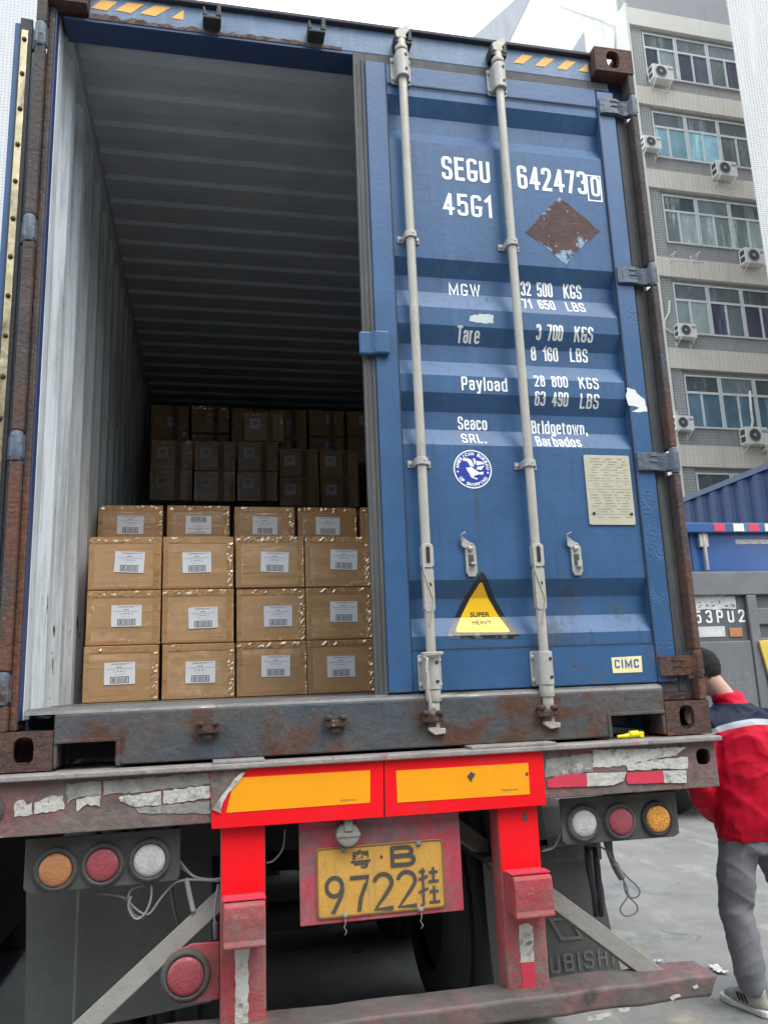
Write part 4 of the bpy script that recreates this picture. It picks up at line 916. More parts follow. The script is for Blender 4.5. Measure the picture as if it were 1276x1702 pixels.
s = MB(); s.lathe((p.x, -.004, p.z), [(.038, 0), (.038, .03), (.034, .036), (0, .037)], seg=28); s.box(p.x-.012, p.x+.014, -.046, -.004, p.z+.012, p.z+.05); s.box(p.x-.038, p.x+.038, -.0435, -.041, p.z-.006, p.z+.006)
s.obj('plate_lamp', M['strut'], PP, bevel=.002)
# lamp panels
def lamp(parent, x, z, y, r, lens, name, ring='dark_grey'):
    s = MB(); s.lathe((x, y, z), [(r*1.36, 0), (r*1.36, .006), (r*1.22, .013), (r*1.06, .014), (r*1.04, .008), (0, .008)], seg=36); L = s.obj('lamp', M[ring], parent); L['label'] = name
    s = MB(); s.lathe((x, y-.008, z), [(r, 0), (r, .006), (r*.8, .0105), (r*.4, .013), (0, .014)], seg=36); s.obj('lens', M[lens], L)
def panel(P, name):
    s = MB(); s.prism(P, .018, .026); return s.obj('lamp_panel', M['dark_grey'], TR, bevel=.003)
LP = panel([(.128, -.352), (.553, -.350), (.563, -.335), (.563, -.196), (.110, -.196), (.110, -.338)], 'l')
lamp(LP, .200, -.288, .018, .047, 'lens_orange', 'dull orange round lamp'); lamp(LP, .335, -.284, .018, .047, 'lens_red', 'dull red round lamp'); lamp(LP, .472, -.282, .018, .047, 'lens_white', 'clear round lamp')
RP = panel([(1.850, -.343), (2.256, -.345), (2.276, -.335), (2.276, -.192), (1.833, -.192), (1.833, -.330)], 'r')
lamp(RP, 1.912, -.276, .018, .045, 'lens_white', 'clear round lamp'); lamp(RP, 2.050, -.279, .018, .045, 'lens_red', 'dull red round lamp'); lamp(RP, 2.192, -.280, .018, .045, 'lens_amber', 'bright faceted amber round lamp', 'black')
s = MB(); s.box(2.20, 2.30, .026, .06, -.196, -.175); s.obj('panel_bracket', M['dark_grey'], TR)
s = MB(); s.prism([(.684, -.530), (.684, -.690), (.575, -.696)]+[(.584+.072*math.cos(t), -.615+.08*math.sin(t)) for t in [math.pi*1.45-math.pi*.95*k/10 for k in range(11)]]+[(.60, -.528)], .000, .008); FB = s.obj('fog_lamp_bracket', M['upright_red'], TR, bevel=.003)
lamp(FB, .584, -.613, .000, .054, 'lens_red', 'round red fog lamp')
lamp(TR, .012, -.098, -.0505, .036, 'lens_red', 'small round red marker lamp')
# struts, bumper
def beam(name, a, b, w, m, tilt=0):
    a, b = Vector(a), Vector(b); d = (b-a); L = d.length; q = d.to_track_quat('Z', 'Y').to_matrix().to_4x4()
    s = MB(); s.box(-w/2, w/2, -w/2, w/2, 0, L, mtx=Matrix.Translation(a) @ q @ Matrix.Rotation(R(tilt), 4, 'Z')); return s.obj(name, M[m], TR, bevel=.003)
beam('strut', (.735, .10, -.395), (.20, -.005, -.80), .056, 'strut', 20); beam('strut', (1.45, .30, -.24), (2.13, .0, -.782), .058, 'strut', -20)
s = MB(); bp = [(-.105, -.757), (-.098, -.752), (.03, -.750), (.05, -.765), (.05, -.815), (-.095, -.820), (-.105, -.812)]
n = 24; V = []
for k in range(n+1):
    x = .12+(2.285-.12)*k/n; dz = .0018*math.sin(k*1.7)+.0012*math.sin(k*4.1); dy = .0015*math.sin(k*2.3)
    V.append([s.bm.verts.new((x-(.030 if k == n and z < -.80 else 0), y+dy, z+dz)) for y, z in bp])
for A, B in zip(V, V[1:]):
    for i in range(len(bp)): s.bm.faces.new((A[i], A[(i+1) % len(bp)], B[(i+1) % len(bp)], B[i]))
s.bm.faces.new(V[0]); s.bm.faces.new(V[-1][::-1])
s.obj('rear_bumper', M['bumper'], TR, bevel=.006)
# mud flaps
def flap(poly, y, mark):
    n = 14; zs = [p[1] for p in poly]; z0, z1 = min(zs), max(zs); s = MB(); s.prism(poly, y-.008, y)
    for z in [z0+(z1-z0)*k/n for k in range(1, n)]: bmesh.ops.bisect_plane(s.bm, geom=s.bm.verts[:]+s.bm.edges[:]+s.bm.faces[:], plane_co=(0, 0, z), plane_no=(0, 0, 1))
    for v in s.bm.verts: v.co.y += .02*math.sin((v.co.z-z0)*5)+.01*math.sin(v.co.x*9)*(z1-v.co.z)
    return s.obj('mud_flap', M['flap'], TR)
bend = lambda x, z, z0, z1, y: y-.010+.02*math.sin((z-z0)*5)+.01*math.sin(x*9)*(z1-z)
Fl = flap([(1.75, -.985), (1.79, -1.02), (2.28, -1.0), (2.295, -.98), (2.225, -.50), (2.21, -.46), (1.73, -.42)], .60, 1)
fy = lambda x, z: bend(x, z, -1.02, -.42, .60)
def flapmark(name, m, build):
    s = MB(); build(s)
    for v in s.bm.verts: v.co.y = fy(v.co.x, v.co.z)-.002
    s.obj(name, M[m], Fl, recalc=False)
flapmark('flap_lettering', 'flap_mark', lambda s: pen_text(s, 'SUBISHI', 1.925, 2.265, -.935, -.870, 0, .15))
def dia(s, cx, cz, h, w, rot=0, hollow=True):
    for q0, q1 in ((1, .72),):
        O = [(0, h), (w, 0), (0, -h), (-w, 0)]; c, d = math.cos(R(rot)), math.sin(R(rot))
        P = lambda k, i: (cx+(O[i][0]*c-O[i][1]*d)*k, 0, cz+(O[i][0]*d+O[i][1]*c)*k)
        for i in range(4): s.face([P(q0, i), P(q0, (i+1) % 4), P(q1, (i+1) % 4), P(q1, i)])
def marks(s):
    dia(s, 1.90, -.78, .085, .05, -58); dia(s, 2.07, -.78, .085, .05, 58)
flapmark('flap_emblem', 'flap_mark', marks); flapmark('flap_emblem', 'flap_mark', lambda s: dia(s, 1.985, -.63, .085, .05))
flapmark('flap_emblem', 'flap_orange', lambda s: s.face([(1.985+u*.034, 0, -.63+v*.058) for u, v in ((0, 1), (1, 0), (0, -1), (-1, 0))]))
s = MB(); s.box(1.74, 2.23, .555, .585, -.52, -.43); s.obj('flap_bar', M['dark_grey'], TR, bevel=.004)
for x in (1.95, 2.19): s = MB(); s.lathe((x, .555, -.47), [(.011, 0), (.010, .006), (0, .008)], seg=12); s.obj('flap_bolt', M['black'], TR)
flap([(.02, -.96), (.66, -.90), (.66, -.47), (.0, -.47)], .62, 0)
s = MB(); s.box(.18, .19, .588, .593, -.93, -.47); s.obj('flap_seam', M['flap_mark'], TR)
s = MB(); s.prism([(1.80, -.20), (1.95, -.20), (1.98, -.44), (1.76, -.44)], .5, .54); s.box(1.72, 2.2, .50, .54, -.44, -.41); s.obj('flap_hanger', M['dark_grey'], TR, bevel=.004)
# chassis, axles, wheels
for x in (.78, 1.58):
    s = MB(); s.box(x, x+.10, .121, 11.8, -.40, -.38); s.box(x, x+.10, .121, 11.8, -.045, -.0215); s.box(x+.045, x+.057, .121, 11.8, -.3798, -.0452); s.obj('chassis_rail', M['chassis'], TR)
for y in (1.55, 2.86, 4.17):
    s = MB(); s.tube([(.10, y, -.87), (2.32, y, -.87)], .065, 14); s.obj('axle', M['chassis'], TR)
    s = MB(); s.box(.9, 1.5, y+.45, y+.57, -.37, -.10); s.obj('cross_member', M['chassis'], TR)
    for x, dx in ((.22, 1), (.56, 1), (1.86, -1), (2.20, -1)):
        s = MB(); s.lathe((x-.14, y, -.87), [(.30, 0), (.44, .0), (.51, .03), (.525, .07), (.51, .076), (.51, .09), (.525, .096), (.525, .184), (.51, .19), (.51, .204), (.525, .21), (.51, .25), (.44, .28), (.30, .28)], axis=(1, 0, 0), seg=48); W = s.obj('wheel', M['tyre'], TR); W.name = 'wheel'
        s = MB(); s.lathe((x-.10, y, -.87), [(.299, 0), (.27, .02), (.20, .06), (.12, .10), (.12, .16), (0, .16)], axis=(1, 0, 0), seg=32); s.obj('rim', M['dark_grey'], W)
s = MB(); s.box(.55, 1.80, .42, .46, -.36, -.12); s.obj('cross_member', M['chassis'], TR)
# cables
def cable(pts, r, m='cable', name='cable'):
    P = [Vector(p) for p in pts]; out = []
    for i in range(len(P)-1):
        p0, p1, p2, p3 = P[max(i-1, 0)], P[i], P[i+1], P[min(i+2, len(P)-1)]
        for k in range(6):
            t = k/6; out.append(.5*((2*p1)+(p2-p0)*t+(2*p0-5*p1+4*p2-p3)*t*t+(3*p1-p0-3*p2+p3)*t**3))
    s = MB(); s.tube(out+[P[-1]], r, 7); return s.obj(name, M[m], TR)
PXY = lambda y, *q: [at(a, b, 1, y) for a, b in q]
cable(PXY(.05, (298, 1430), (320, 1455), (345, 1462), (368, 1460)), .004, 'cable_pale'); cable(PXY(.06, (296, 1437), (325, 1458), (345, 1463), (368, 1464)), .004, 'cable_pale')
cable(PXY(.04, (252, 1470), (251, 1495), (240, 1520), (225, 1527), (214, 1508), (218, 1490)), .0035, 'cable_pale'); cable(PXY(.05, (365, 1464), (300, 1464), (270, 1490), (245, 1520), (216, 1500), (218, 1480), (240, 1470)), .0035, 'cable_pale')
cable(PXY(.05, (160, 1484), (200, 1490), (215, 1500), (222, 1520), (240, 1527)), .0045, 'cable'); cable(PXY(.05, (310, 1460), (316, 1490), (322, 1515)), .008, 'cable_pale', 'conduit'); cable(PXY(.04, (363, 1470), (357, 1510), (358, 1560)), .003, 'cable_pale'); cable(PXY(.04, (358, 1532), (359, 1562)), .009, 'cable', 'connector')
cable(PXY(.05, (474, 1378), (470, 1410), (455, 1430), (442, 1434)), .003, 'cable_pale'); cable(PXY(.35, (285, 1475), (290, 1510), (300, 1545)), .006, 'cable')
for dx in (0, 4, 8, 12): cable(PXY(.08, (1003+dx, 1398), (1010+dx*.6, 1420), (1020+dx*.5, 1445), (1030+dx*.3, 1462)), .0045, 'cable')
cable(PXY(.07, (1018, 1425), (1028, 1450), (1040, 1472), (1042, 1490), (1030, 1510), (1038, 1522), (1055, 1518), (1058, 1505), (1040, 1485), (1036, 1462)), .003, 'cable'); cable(PXY(.07, (1026, 1440), (1042, 1458), (1060, 1475), (1061, 1488), (1048, 1492), (1040, 1478)), .003, 'cable')
cable(PXY(.06, (903, 1413), (930, 1405), (965, 1403), (1000, 1409), (1015, 1425), (1025, 1445)), .003, 'cable'); cable(PXY(.06, (900, 1415), (920, 1408), (931, 1385)), .003, 'cable_pale'); cable(PXY(.05, (1022, 1435), (1034, 1460)), .010, 'cable', 'connector')
for a, b in ((974, 987), (988, 996)):
    P = PXY(.12, (a, 1402), (a+4, 1440), (b, 1485), (b+3, 1523)); s = MB(); s.tube(P, [.010, .012, .012, .009], 8); s.obj('rubber_strap', M['black'], TR)
# pale chips stuck to the bumper's front face
for P in ([(985, 1690), (1012, 1682), (1016, 1687), (990, 1696)], [(1026, 1677), (1046, 1674), (1044, 1680), (1030, 1682)], [(975, 1690), (988, 1688), (987, 1695), (976, 1697)], [(1112, 1658), (1128, 1652), (1131, 1656), (1116, 1663)], [(1150, 1640), (1158, 1636), (1160, 1641), (1153, 1644)]):
    patch(P, 'tape_white', 'paint_chip', y=-.1062, amp=.003)
# light blockers added under the frame: tool boxes, air tanks, spare wheel, mudguards, side guards
for x0, x1 in ((-.02, .50), (1.90, 2.41)):
    s = MB(); s.box(x0, x1, 5.4, 7.6, -1.05, -.42); s.obj('tool_box_blocker', M['chassis'], TR, bevel=.02)
    s = MB(); s.box(x0+.0, x0+.05, 7.7, 11.0, -1.0, -.40); s.obj('side_guard_blocker', M['chassis'], TR)
    for y in (1.55, 2.86, 4.17):
        s = MB(); A = [(y+.62*math.cos(t), -.87+.62*math.sin(t)) for t in [math.pi*k/14 for k in range(15)]]; B = [(y+.61*math.cos(t), -.87+.61*math.sin(t)) for t in [math.pi*(14-k)/14 for k in range(15)]]
        s.prism([(a, min(b, -.40)) for a, b in A]+[(a, min(b, -.412)) for a, b in B], x0+.02, x0+.68 if x0 < 1 else x1, axis=0); s.obj('mudguard_blocker', M['chassis'], TR)
for z, x in ((-.55, 1.2), (-.55, .98)):
    s = MB(); s.tube([(x, 5.0, z), (x, 6.4, z)], .15, 18); s.obj('air_tank_blocker', M['chassis'], TR)
s = MB(); s.lathe((1.22, 6.9, -.86), [(.25, 0), (.5, .02), (.52, .08), (.52, .2), (.5, .26), (.25, .28)], axis=(0, 0, 1), seg=36); s.obj('spare_wheel_blocker', M['tyre'], TR)
for y in (1.1, 2.4, 3.7):
    for x in (.83, 1.63): s = MB(); s.prism([(y-.1, -.42), (y+1.0, -.42), (y+.85, -.62), (y+.45, -.80), (y+.05, -.62)], x-.04, x+.04, axis=0); s.obj('leaf_spring', M['chassis'], TR)
    s = MB(); s.lathe((1.22, y+.30, -.78), [(0, 0), (.10, .0), (.11, .03), (.11, .14), (.09, .17), (0, .18)], axis=(0, -1, 0), seg=20); s.obj('brake_chamber', M['chassis'], TR)
for x in (.35, 2.05):
    s = MB(); s.box(x-.06, x+.06, 8.2, 8.32, -1.36, -.3); s.box(x-.14, x+.14, 8.12, 8.40, -1.395, -1.36); s.obj('landing_leg', M['chassis'], TR)
for y in (9.6, 10.9):
    for x in (.24, .58, 1.84, 2.18): s = MB(); s.lathe((x-.14, y, -.88), [(.0, .1), (.30, .05), (.44, .0), (.51, .03), (.52, .07), (.52, .2), (.51, .25), (.44, .28), (0, .25)], axis=(1, 0, 0), seg=36); s.obj('wheel', M['tyre'], TR)
s = MB(); s.box(0, 2.4, 12.4, 14.2, -1.0, 1.6); s.obj('tractor_cab', M['trailer_red'], TR, bevel=.1)  # tractor likewise added to close off light under the trailer
# ---------------------------------------------------------------- buildings
def tile_mat(name, c1, c2, mort, tw, th, dirt=None, bumpy=.3, vert='XZ', gap=.02):
    m = bpy.data.materials.new(name); m.use_nodes = True; nt = m.node_tree; b = nt.nodes['Principled BSDF']
    tc = nt.nodes.new('ShaderNodeTexCoord'); sp = nt.nodes.new('ShaderNodeSeparateXYZ'); nt.links.new(tc.outputs['Object'], sp.inputs[0])
    cx = nt.nodes.new('ShaderNodeCombineXYZ')
    nt.links.new(sp.outputs['XYZ'.index(vert[0])], cx.inputs[0]); nt.links.new(sp.outputs['XYZ'.index(vert[1])], cx.inputs[1])
    br = nt.nodes.new('ShaderNodeTexBrick'); nt.links.new(cx.outputs[0], br.inputs['Vector']); br.offset = 0
    for k, v in (('Color1', (*c1, 1)), ('Color2', (*c2, 1)), ('Mortar', (*mort, 1)), ('Scale', 1.), ('Brick Width', tw), ('Row Height', th), ('Mortar Size', gap), ('Mortar Smooth', .3)): br.inputs[k].default_value = v
    n = _noise(nt, tc.outputs['Object'], .8, 8, .65, (1, 1, .35)); n2 = _noise(nt, tc.outputs['Object'], 3.2, 8, .7, (1.5, 1.5, .15), 4)
    c = _mix(nt, _map(nt, n, .54, .80, 0, .55), br.outputs[0], dirt or mort); c = _mix(nt, _map(nt, n2, .50, .70, 0, .8), c, dirt or mort)
    nt.links.new(c, b.inputs['Base Color']); b.inputs['Roughness'].default_value = .5
    bp = nt.nodes.new('ShaderNodeBump'); bp.inputs['Strength'].default_value = bumpy; bp.inputs['Distance'].default_value = .01; bp.invert = True
    nt.links.new(br.outputs['Fac'], bp.inputs['Height']); nt.links.new(bp.outputs[0], b.inputs['Normal']); return m
M['tile_cream'] = tile_mat('cream_mosaic_band', (.86, .78, .66), (.83, .75, .63), (.66, .60, .52), .16, .075, (.60, .53, .43))
M['tile_grey'] = tile_mat('grey_mosaic_wall', (.275, .265, .26), (.31, .30, .295), (.40, .39, .38), .10, .10, (.23, .22, .21), gap=.014)
M['tile_pale'] = tile_mat('pale_grey_mosaic_pier', (.40, .41, .39), (.47, .48, .45), (.25, .25, .24), .10, .10, (.34, .34, .32), gap=.016)
M['tile_white'] = tile_mat('white_mosaic_wall', (.50, .49, .47), (.46, .45, .435), (.27, .265, .26), .085, .060, (.44, .425, .40), bumpy=.8, gap=.013)
M['tile_white_far'] = tile_mat('white_small_mosaic_wall', (.50, .50, .49), (.47, .47, .46), (.36, .36, .35), .055, .055, (.45, .445, .43), bumpy=.5, gap=.007)
M['cream_render'] = mat('cream_rendered_wall', (.76, .73, .64), .8, mott=.06, mscale=.5, layers=(((.54, .51, .45), 1.2, .56, .74, (1, 1, .25)),))
M['grey_render'] = mat('grey_rendered_parapet', (.38, .38, .39), .8, mott=.06, mscale=.5, layers=(((.26, .265, .28), 1., .55, .72, (1, 1, .3)),))
M['alu'] = mat('white_aluminium_window_frame', (.70, .71, .69), .5, mott=.08)
def glass_mat(name, col, rough=.06, m2=.25):
    return mat(name, col, rough, spec=.6, mott=m2, mscale=1.3, rnd=.45, layers=((tuple(min(1, q*1.7+.02) for q in col), .9, .52, .62, (2.5, 1, .3)),))
GL = [glass_mat('dim_green_tinted_glass', (.12, .15, .145)), glass_mat('bright_blue_glass', (.33, .56, .64)), glass_mat('pale_green_curtained_glass', (.33, .39, .37)), glass_mat('dark_violet_glass', (.075, .08, .115)), glass_mat('dark_blue_glass', (.10, .17, .215))]  # glass colours brightened to carry some of the sky's reflection
M['transom_glass'] = glass_mat('dusty_transom_glass', (.15, .18, .18)); M['dark_gap'] = mat('dark_room', (.01, .012, .012), .8)
ROT = Matrix.Translation((15.42, 20, 0)) @ Matrix.Rotation(R(2.0), 4, 'Z')
BLD = thing('office_building', 'tall grey office block with cream bands, rows of windows and air conditioners', 'building', (15.42, 20, GZ))
def bx(s, u0, u1, d0, d1, z0, z1, mi=0): s.box(u0, u1, d0, d1, z0, z1, mi, mtx=ROT)
BB = [23.46, 20.15, 16.80, 13.42, 10.08, 6.70, 3.32]; UW = 34.
s = MB(); bx(s, .0, UW, .02, 12, GZ, 24.2); s.obj('wall', M['tile_grey'], BLD)
for i, b in enumerate(BB):
    s = MB(); bx(s, -.04, UW, -.16, .0195, b, b+.72); s.obj('cream_band', M['cream_render'] if i == 0 else M['tile_cream'], BLD)
s = MB(); bx(s, -.02, UW, -.10, .0195, 24.185, 25.9); bx(s, -.02, UW, .02, 12, 24.2, 25.88); s.obj('parapet', M['grey_render'], BLD)
s = MB()
zp = [GZ]+sum([[b-.002, b+.722] for b in BB[::-1]], [])
for a, b in zip(zp[::2], zp[1::2]): bx(s, .0, .50, -.055, .0195, a, b)
s.obj('pier', M['tile_pale'], BLD)
s = MB(); bx(s, -.14, -.0405, -.20, .3, GZ, 24.3); s.obj('corner_pilaster', M['cream_render'], BLD)
# taller side wing seen over the container
s = MB(); s.prism([(20.35, GZ), (20.35, 31.6), (30.6, 32.0), (46, 32.0), (46, GZ)], 15.30, 15.415, axis=0); s.obj('side_wall', M['cream_render'], BLD)
s = MB(); s.prism([(20.35, 31.6), (20.35, 33.2), (29.1, 33.45), (35.2, 36.8), (46, 36.8), (46, 32.0), (30.6, 32.0)], 15.28, 15.9, axis=0); s.obj('side_parapet', M['grey_render'], BLD)
s = MB()
a, b, c, d = (at(958, 38, 0, 15.29), at(1018, 62, 0, 15.29), at(1022, 105, 0, 15.29), at(1015, 64, 0, 15.29))
s.tube([at(930, 8, 0, 15.29), at(960, 20, 0, 15.29), at(1000, 33, 0, 15.29), at(1021, 44, 0, 15.29), at(1023, 90, 0, 15.29)], .05, 4); s.obj('wall_groove', M['tile_cream'], BLD)
def window(u0, w, top, sill, tone, fl, k):
    r0 = .0
    s = MB(); t = .055
    tr = top-.62; y0, y1 = -.045, .015
    bx(s, u0, u0+w, y0, y1, top-t, top); bx(s, u0, u0+w, y0, y1, sill, sill+t); bx(s, u0, u0+t, y0, y1, sill+t, top-t); bx(s, u0+w-t, u0+w, y0, y1, sill+t, top-t)
    bx(s, u0+t, u0+w-t, y0, y1, tr-.04, tr+.04); m = u0+w*(.48+.04*((k*7+fl*3) % 3-1)); bx(s, m-.028, m+.028, y0-.01, y1, sill+t, tr-.04)
    W = s.obj('window', M['alu'], BLD)
    for q0, q1, z0, z1, mm in ((u0+t, u0+w-t, tr+.04, top-t, M['transom_glass']), (u0+t, m-.028, sill+t, tr-.04, GL[tone[0]]), (m+.028, u0+w-t, sill+t, tr-.04, GL[tone[1]])):
        s = MB(); bx(s, q0, q1, -.004, .012, z0, z1); s.obj('pane', mm, W)
TONES = [((3, 2), (3, 3), (0, 3)), ((1, 1), (1, 1), (0, 0)), ((2, 2), (2, 2), (2, 2)), ((2, 2), (3, 0), (3, 3)), ((4, 4), (4, 4), (4, 4)), ((3, 0), (0, 3), (0, 0))]
for fl, b in enumerate(BB[:-1]):
    u = .55
    for k in range(6):
        if k > 3 and fl < 3: break
        wd = 1.33; tn = TONES[fl][k % 3]
        window(u, wd, b-.16, b-2.02, tn, fl, k); u += wd+.02
        if k % 3 == 2 and k < 5: u += .0
# air conditioners: one built, the others copied
def ac_proto():
    r = thing('air_conditioner', 'x', 'air conditioner')
    s = MB(); s.prism(rrect(-.42, .42, .02, .60, .03), -.46, -.14); s.obj('casing', M['ac_white'], r, bevel=.012)
    s = MB(); s.lathe((-.08, -.4605, .31), [(.235, 0), (.235, .012), (.215, .018), (.20, .004), (.055, .004), (.05, .014), (0, .016)], seg=30, mis=[0, 0, 0, 1, 0, 0, 0]); 
    for k in range(3): s.prism(circ(-.08, .31, .10+.04*k, 24), -.4660, -.4655, mi=1) if False else None
    s.obj('fan_grille', [M['ac_grey'], M['ac_dark']], r)
    s = MB()
    for z0, z1 in ((.10, .28), (.34, .52)): s.box(-.4235, -.4205, -.42, -.20, z0, z1)
    s.obj('side_vent', M['ac_dark'], r)
    s = MB(); s.box(.20, .40, -.4625, -.4605, .40, .50); s.obj('name_plate', M['ac_grey'], r)
    for x in (-.32, .32):
        s = MB(); s.tube([(x, .05, .0), (x, -.50, .0)], .022, 6); s.tube([(x, .05, -.34), (x, -.46, -.01)], .018, 6); s.tube([(x, -.05, .0), (x, -.05, -.36)], .02, 6); s.obj('bracket', M['ac_white'], r)
    return r
M['ac_white'] = mat('cream_white_air_conditioner_casing', (.80, .78, .71), .5, mott=.08, layers=(((.45, .42, .36), 5, .6, .75),)); M['ac_grey'] = mat('grey_grille', (.34, .34, .33), .5, mott=.15, mscale=30); M['ac_dark'] = mat('dark_vent', (.07, .075, .075), .6, mott=.3, mscale=40)
AC = ac_proto(); first = True
ACS = [((1095, 127), 1.0, 'air conditioner under the top row of windows, partly before the first pane', 0), ((1079, 241), .82, 'air conditioner by the left pier beside the bright blue windows', 0), ((1202, 284), 1.0, 'larger air conditioner below the bright blue windows, near the white tiled wall', 0),
       ((1250, 428), 1.0, 'air conditioner half hidden by the white tiled wall, third window row', 0), ((1137, 552), .82, 'air conditioner with a loose white pipe looping beside it', 0), ((1132, 705), .80, 'air conditioner on the left pier beside dark blue windows', 0),
       ((1251, 726), 1.0, 'larger air conditioner with a pipe rising from it, lower right', 0), ((1285, 737), .9, 'air conditioner cut off by the right edge of the picture', 0)]
for (px, py), sc_, lab, _ in ACS:
    if first: o = AC; first = False
    else:
        o = AC.copy(); COL.objects.link(o)
        for ch in AC.children:
            c = ch.copy(); COL.objects.link(c); c.parent = o
    p = at(px, py, 1, 19.75); o.location = (p.x, 20+.035*(p.x-15.42)-.06, p.z-.31*sc_); o.scale = (sc_,)*3; o.rotation_euler.z = R(2)
    tag(o, 'white '+lab, 'air conditioner', 'air conditioners on the office block')
# empty bracket and pipes
r = thing('wall_bracket', 'empty white air conditioner bracket under the third row of windows', 'bracket', (0, 0, 0))
s = MB()
for px in (1110, 1150):
    p = at(px, 428, 1, 19.9); s.tube([(p.x, 20.02, p.z), (p.x, 19.45, p.z-.03)], .022, 6); s.tube([(p.x, 20.02, p.z-.32), (p.x, 19.5, p.z-.04)], .018, 6); s.tube([(p.x, 20.0, p.z+.12), (p.x, 20.0, p.z-.36)], .02, 6)
p, q = at(1106, 430, 1, 19.5), at(1168, 430, 1, 19.5); s.tube([(p.x, 19.46, p.z-.06), (q.x, 19.46, p.z-.06)], .018, 6)
o = s.obj('frame', M['alu'], r)
def wallpipe(pts, label, r_=.035):
    s = MB(); s.tube([at(a, b, 1, 19.90) for a, b in pts], r_, 7); tag(s.obj('pipe', M['ac_white']), label, 'pipe')
wallpipe([(1112, 500), (1111, 520), (1104, 532), (1104, 545), (1114, 552), (1122, 556)], 'loose white pipe curling beside the air conditioner on the tiled pier')
wallpipe([(1245, 650), (1247, 680), (1250, 700), (1247, 714)], 'white pipe rising over the dark blue windows from an air conditioner', .04)
wallpipe([(1111, 672), (1120, 682), (1126, 692)], 'short white pipe slanting into the air conditioner beside the rusty post', .03)
# near building with the white mosaic pier, on the right
T2 = thing('tiled_building', 'white mosaic tiled building edge at the right, nearer than the office block', 'building', (13.9, 13, GZ))
s = MB(); s.prism([(13.88, 13), (15.06, 13), (16.6, 14.6), (15.4, 14.6)], GZ, 34, axis=2); s.obj('tiled_pier', M['tile_white'], T2)
s = MB(); s.prism([(15.0605, 13.02), (30, 13.02), (30, 14.6), (16.6005, 14.6)], GZ, 34, axis=2); s.obj('wall', M['tile_grey'], T2)
# white tiled building on the far left
p = at(66, 40, 1, 9)
T3 = thing('tiled_building', 'white mosaic tiled building behind the open door at the far left', 'building', (p.x, 9, GZ))
s = MB(); s.box(p.x-22, p.x, 9, 22, GZ, 30); s.obj('tiled_wall', M['tile_white_far'], T3)
# warehouse added unseen behind the camera to darken the container's inside
M['dark_blocker'] = mat('dark_grey_blocker_wall', (.09, .088, .085), .85, mott=.2)  # kept dark so the added wall sends little light back
WH = thing('blocker', 'grey warehouse wall, unseen, added behind the camera to darken the container', 'building', (0, -13, GZ))
s = MB(); s.box(-22, 20, -22, -13, GZ, 7.5); s.obj('wall', M['dark_blocker'], WH)
s = MB(); s.box(-6, -2, -12.99, -12.9, GZ, 3.2); s.obj('blocker_door', M['dark_grey'], WH)

# ---------------------------------------------------------------- lorry and the container standing behind it
M['cont2'] = mat('navy_container_paint', (.035, .062, .135), .55, mott=.12, mscale=2); M['cont2_rail'] = mat('grey_blue_top_rail', (.10, .13, .18), .5, mott=.15)
C2 = thing('shipping_container', 'navy corrugated container beyond the grey lorry, its long side receding', 'shipping container', (9.7, 12, GZ))
X2 = 8.5; zt = 3.10; yb, ye = 5.95, 18.0
prof = []; y = yb
while y < ye: prof += [(y, X2), (y+.13, X2), (y+.18, X2+.05), (y+.31, X2+.05)]; y += .36
s = MB(); V = [[s.bm.verts.new((x, y, z)) for z in (.25, zt-.055)] for y, x in prof]
for A, B in zip(V, V[1:]): s.bm.faces.new((A[0], A[1], B[1], B[0]))
s.obj('side_wall', M['cont2'], C2, recalc=False)
s = MB(); s.box(X2-.02, X2+.06, yb, ye, zt-.0545, zt+.03); s.obj('top_rail', M['cont2_rail'], C2)
s = MB(); s.box(X2-.02, X2+.10, yb, ye, .10, .2495); s.obj('bottom_rail', M['cont2'], C2)
s = MB(); s.box(X2+.10, X2+2.44, yb, ye, .10, zt-.02); s.obj('body', M['cont2'], C2)
s = MB(); s.box(X2+.1, X2+2.3, yb+.3, ye, GZ+.9, .0995); s.obj('trailer_deck', M['chassis'], C2)
for y in (7, 8.3, 15):
    s = MB(); s.lathe((X2+.05, y, GZ+.52), [(.30, 0), (.5, .02), (.52, .05), (.52, .28), (.5, .3), (.3, .3)], axis=(1, 0, 0), seg=32); s.obj('wheel', M['tyre'], C2)
M['lorry_grey'] = mat('dusty_grey_tailgate_paint', (.135, .135, .138), .65, mott=.14, mscale=3, layers=(((.20, .195, .185), 2.5, .55, .72), ((.07, .07, .072), 5, .64, .74)))
M['lorry_dark'] = mat('dark_grey_recess_paint', (.085, .086, .09), .7, mott=.18); M['lorry_blue'] = mat('glossy_blue_door_paint', (.03, .085, .24), .22, mott=.15, mscale=1.5, layers=(((.14, .22, .36), 2, .55, .75, (1, 1, .5)),)); M['lorry_yellow'] = mat('chipped_yellow_paint', (.62, .42, .07), .6, mott=.1, layers=(((.35, .3, .2), 7, .6, .68),))
M['number_white'] = mat('white_stencilled_number', (.70, .70, .68), .6, mott=.1, mscale=12); M['pale_strip'] = mat('scuffed_pale_sticker', (.48, .48, .46), .6, mott=.25, mscale=10); M['ghost'] = mat('faint_worn_lettering', (.175, .175, .178), .7)
LY = 5.5
L = thing('lorry', 'grey tailgated lorry with blue upper doors and the number 53PU2', 'lorry', (7.0, LY, GZ))
Q = lambda x, y, yy=LY: at(x, y, 1, yy)
xl = 5.72; xr = 8.15; zr0, zr1 = Q(1200, 886).z, Q(1200, 870).z
s = MB(); s.box(xl, xr, LY+.05, LY+7, Q(1200, 950).z, zr1-.02); s.obj('body', M['lorry_blue'], L)
s = MB(); s.box(xl, xr, LY-.05, LY+.06, zr0, zr1); s.obj('top_rail', M['lorry_blue'], L, bevel=.01)
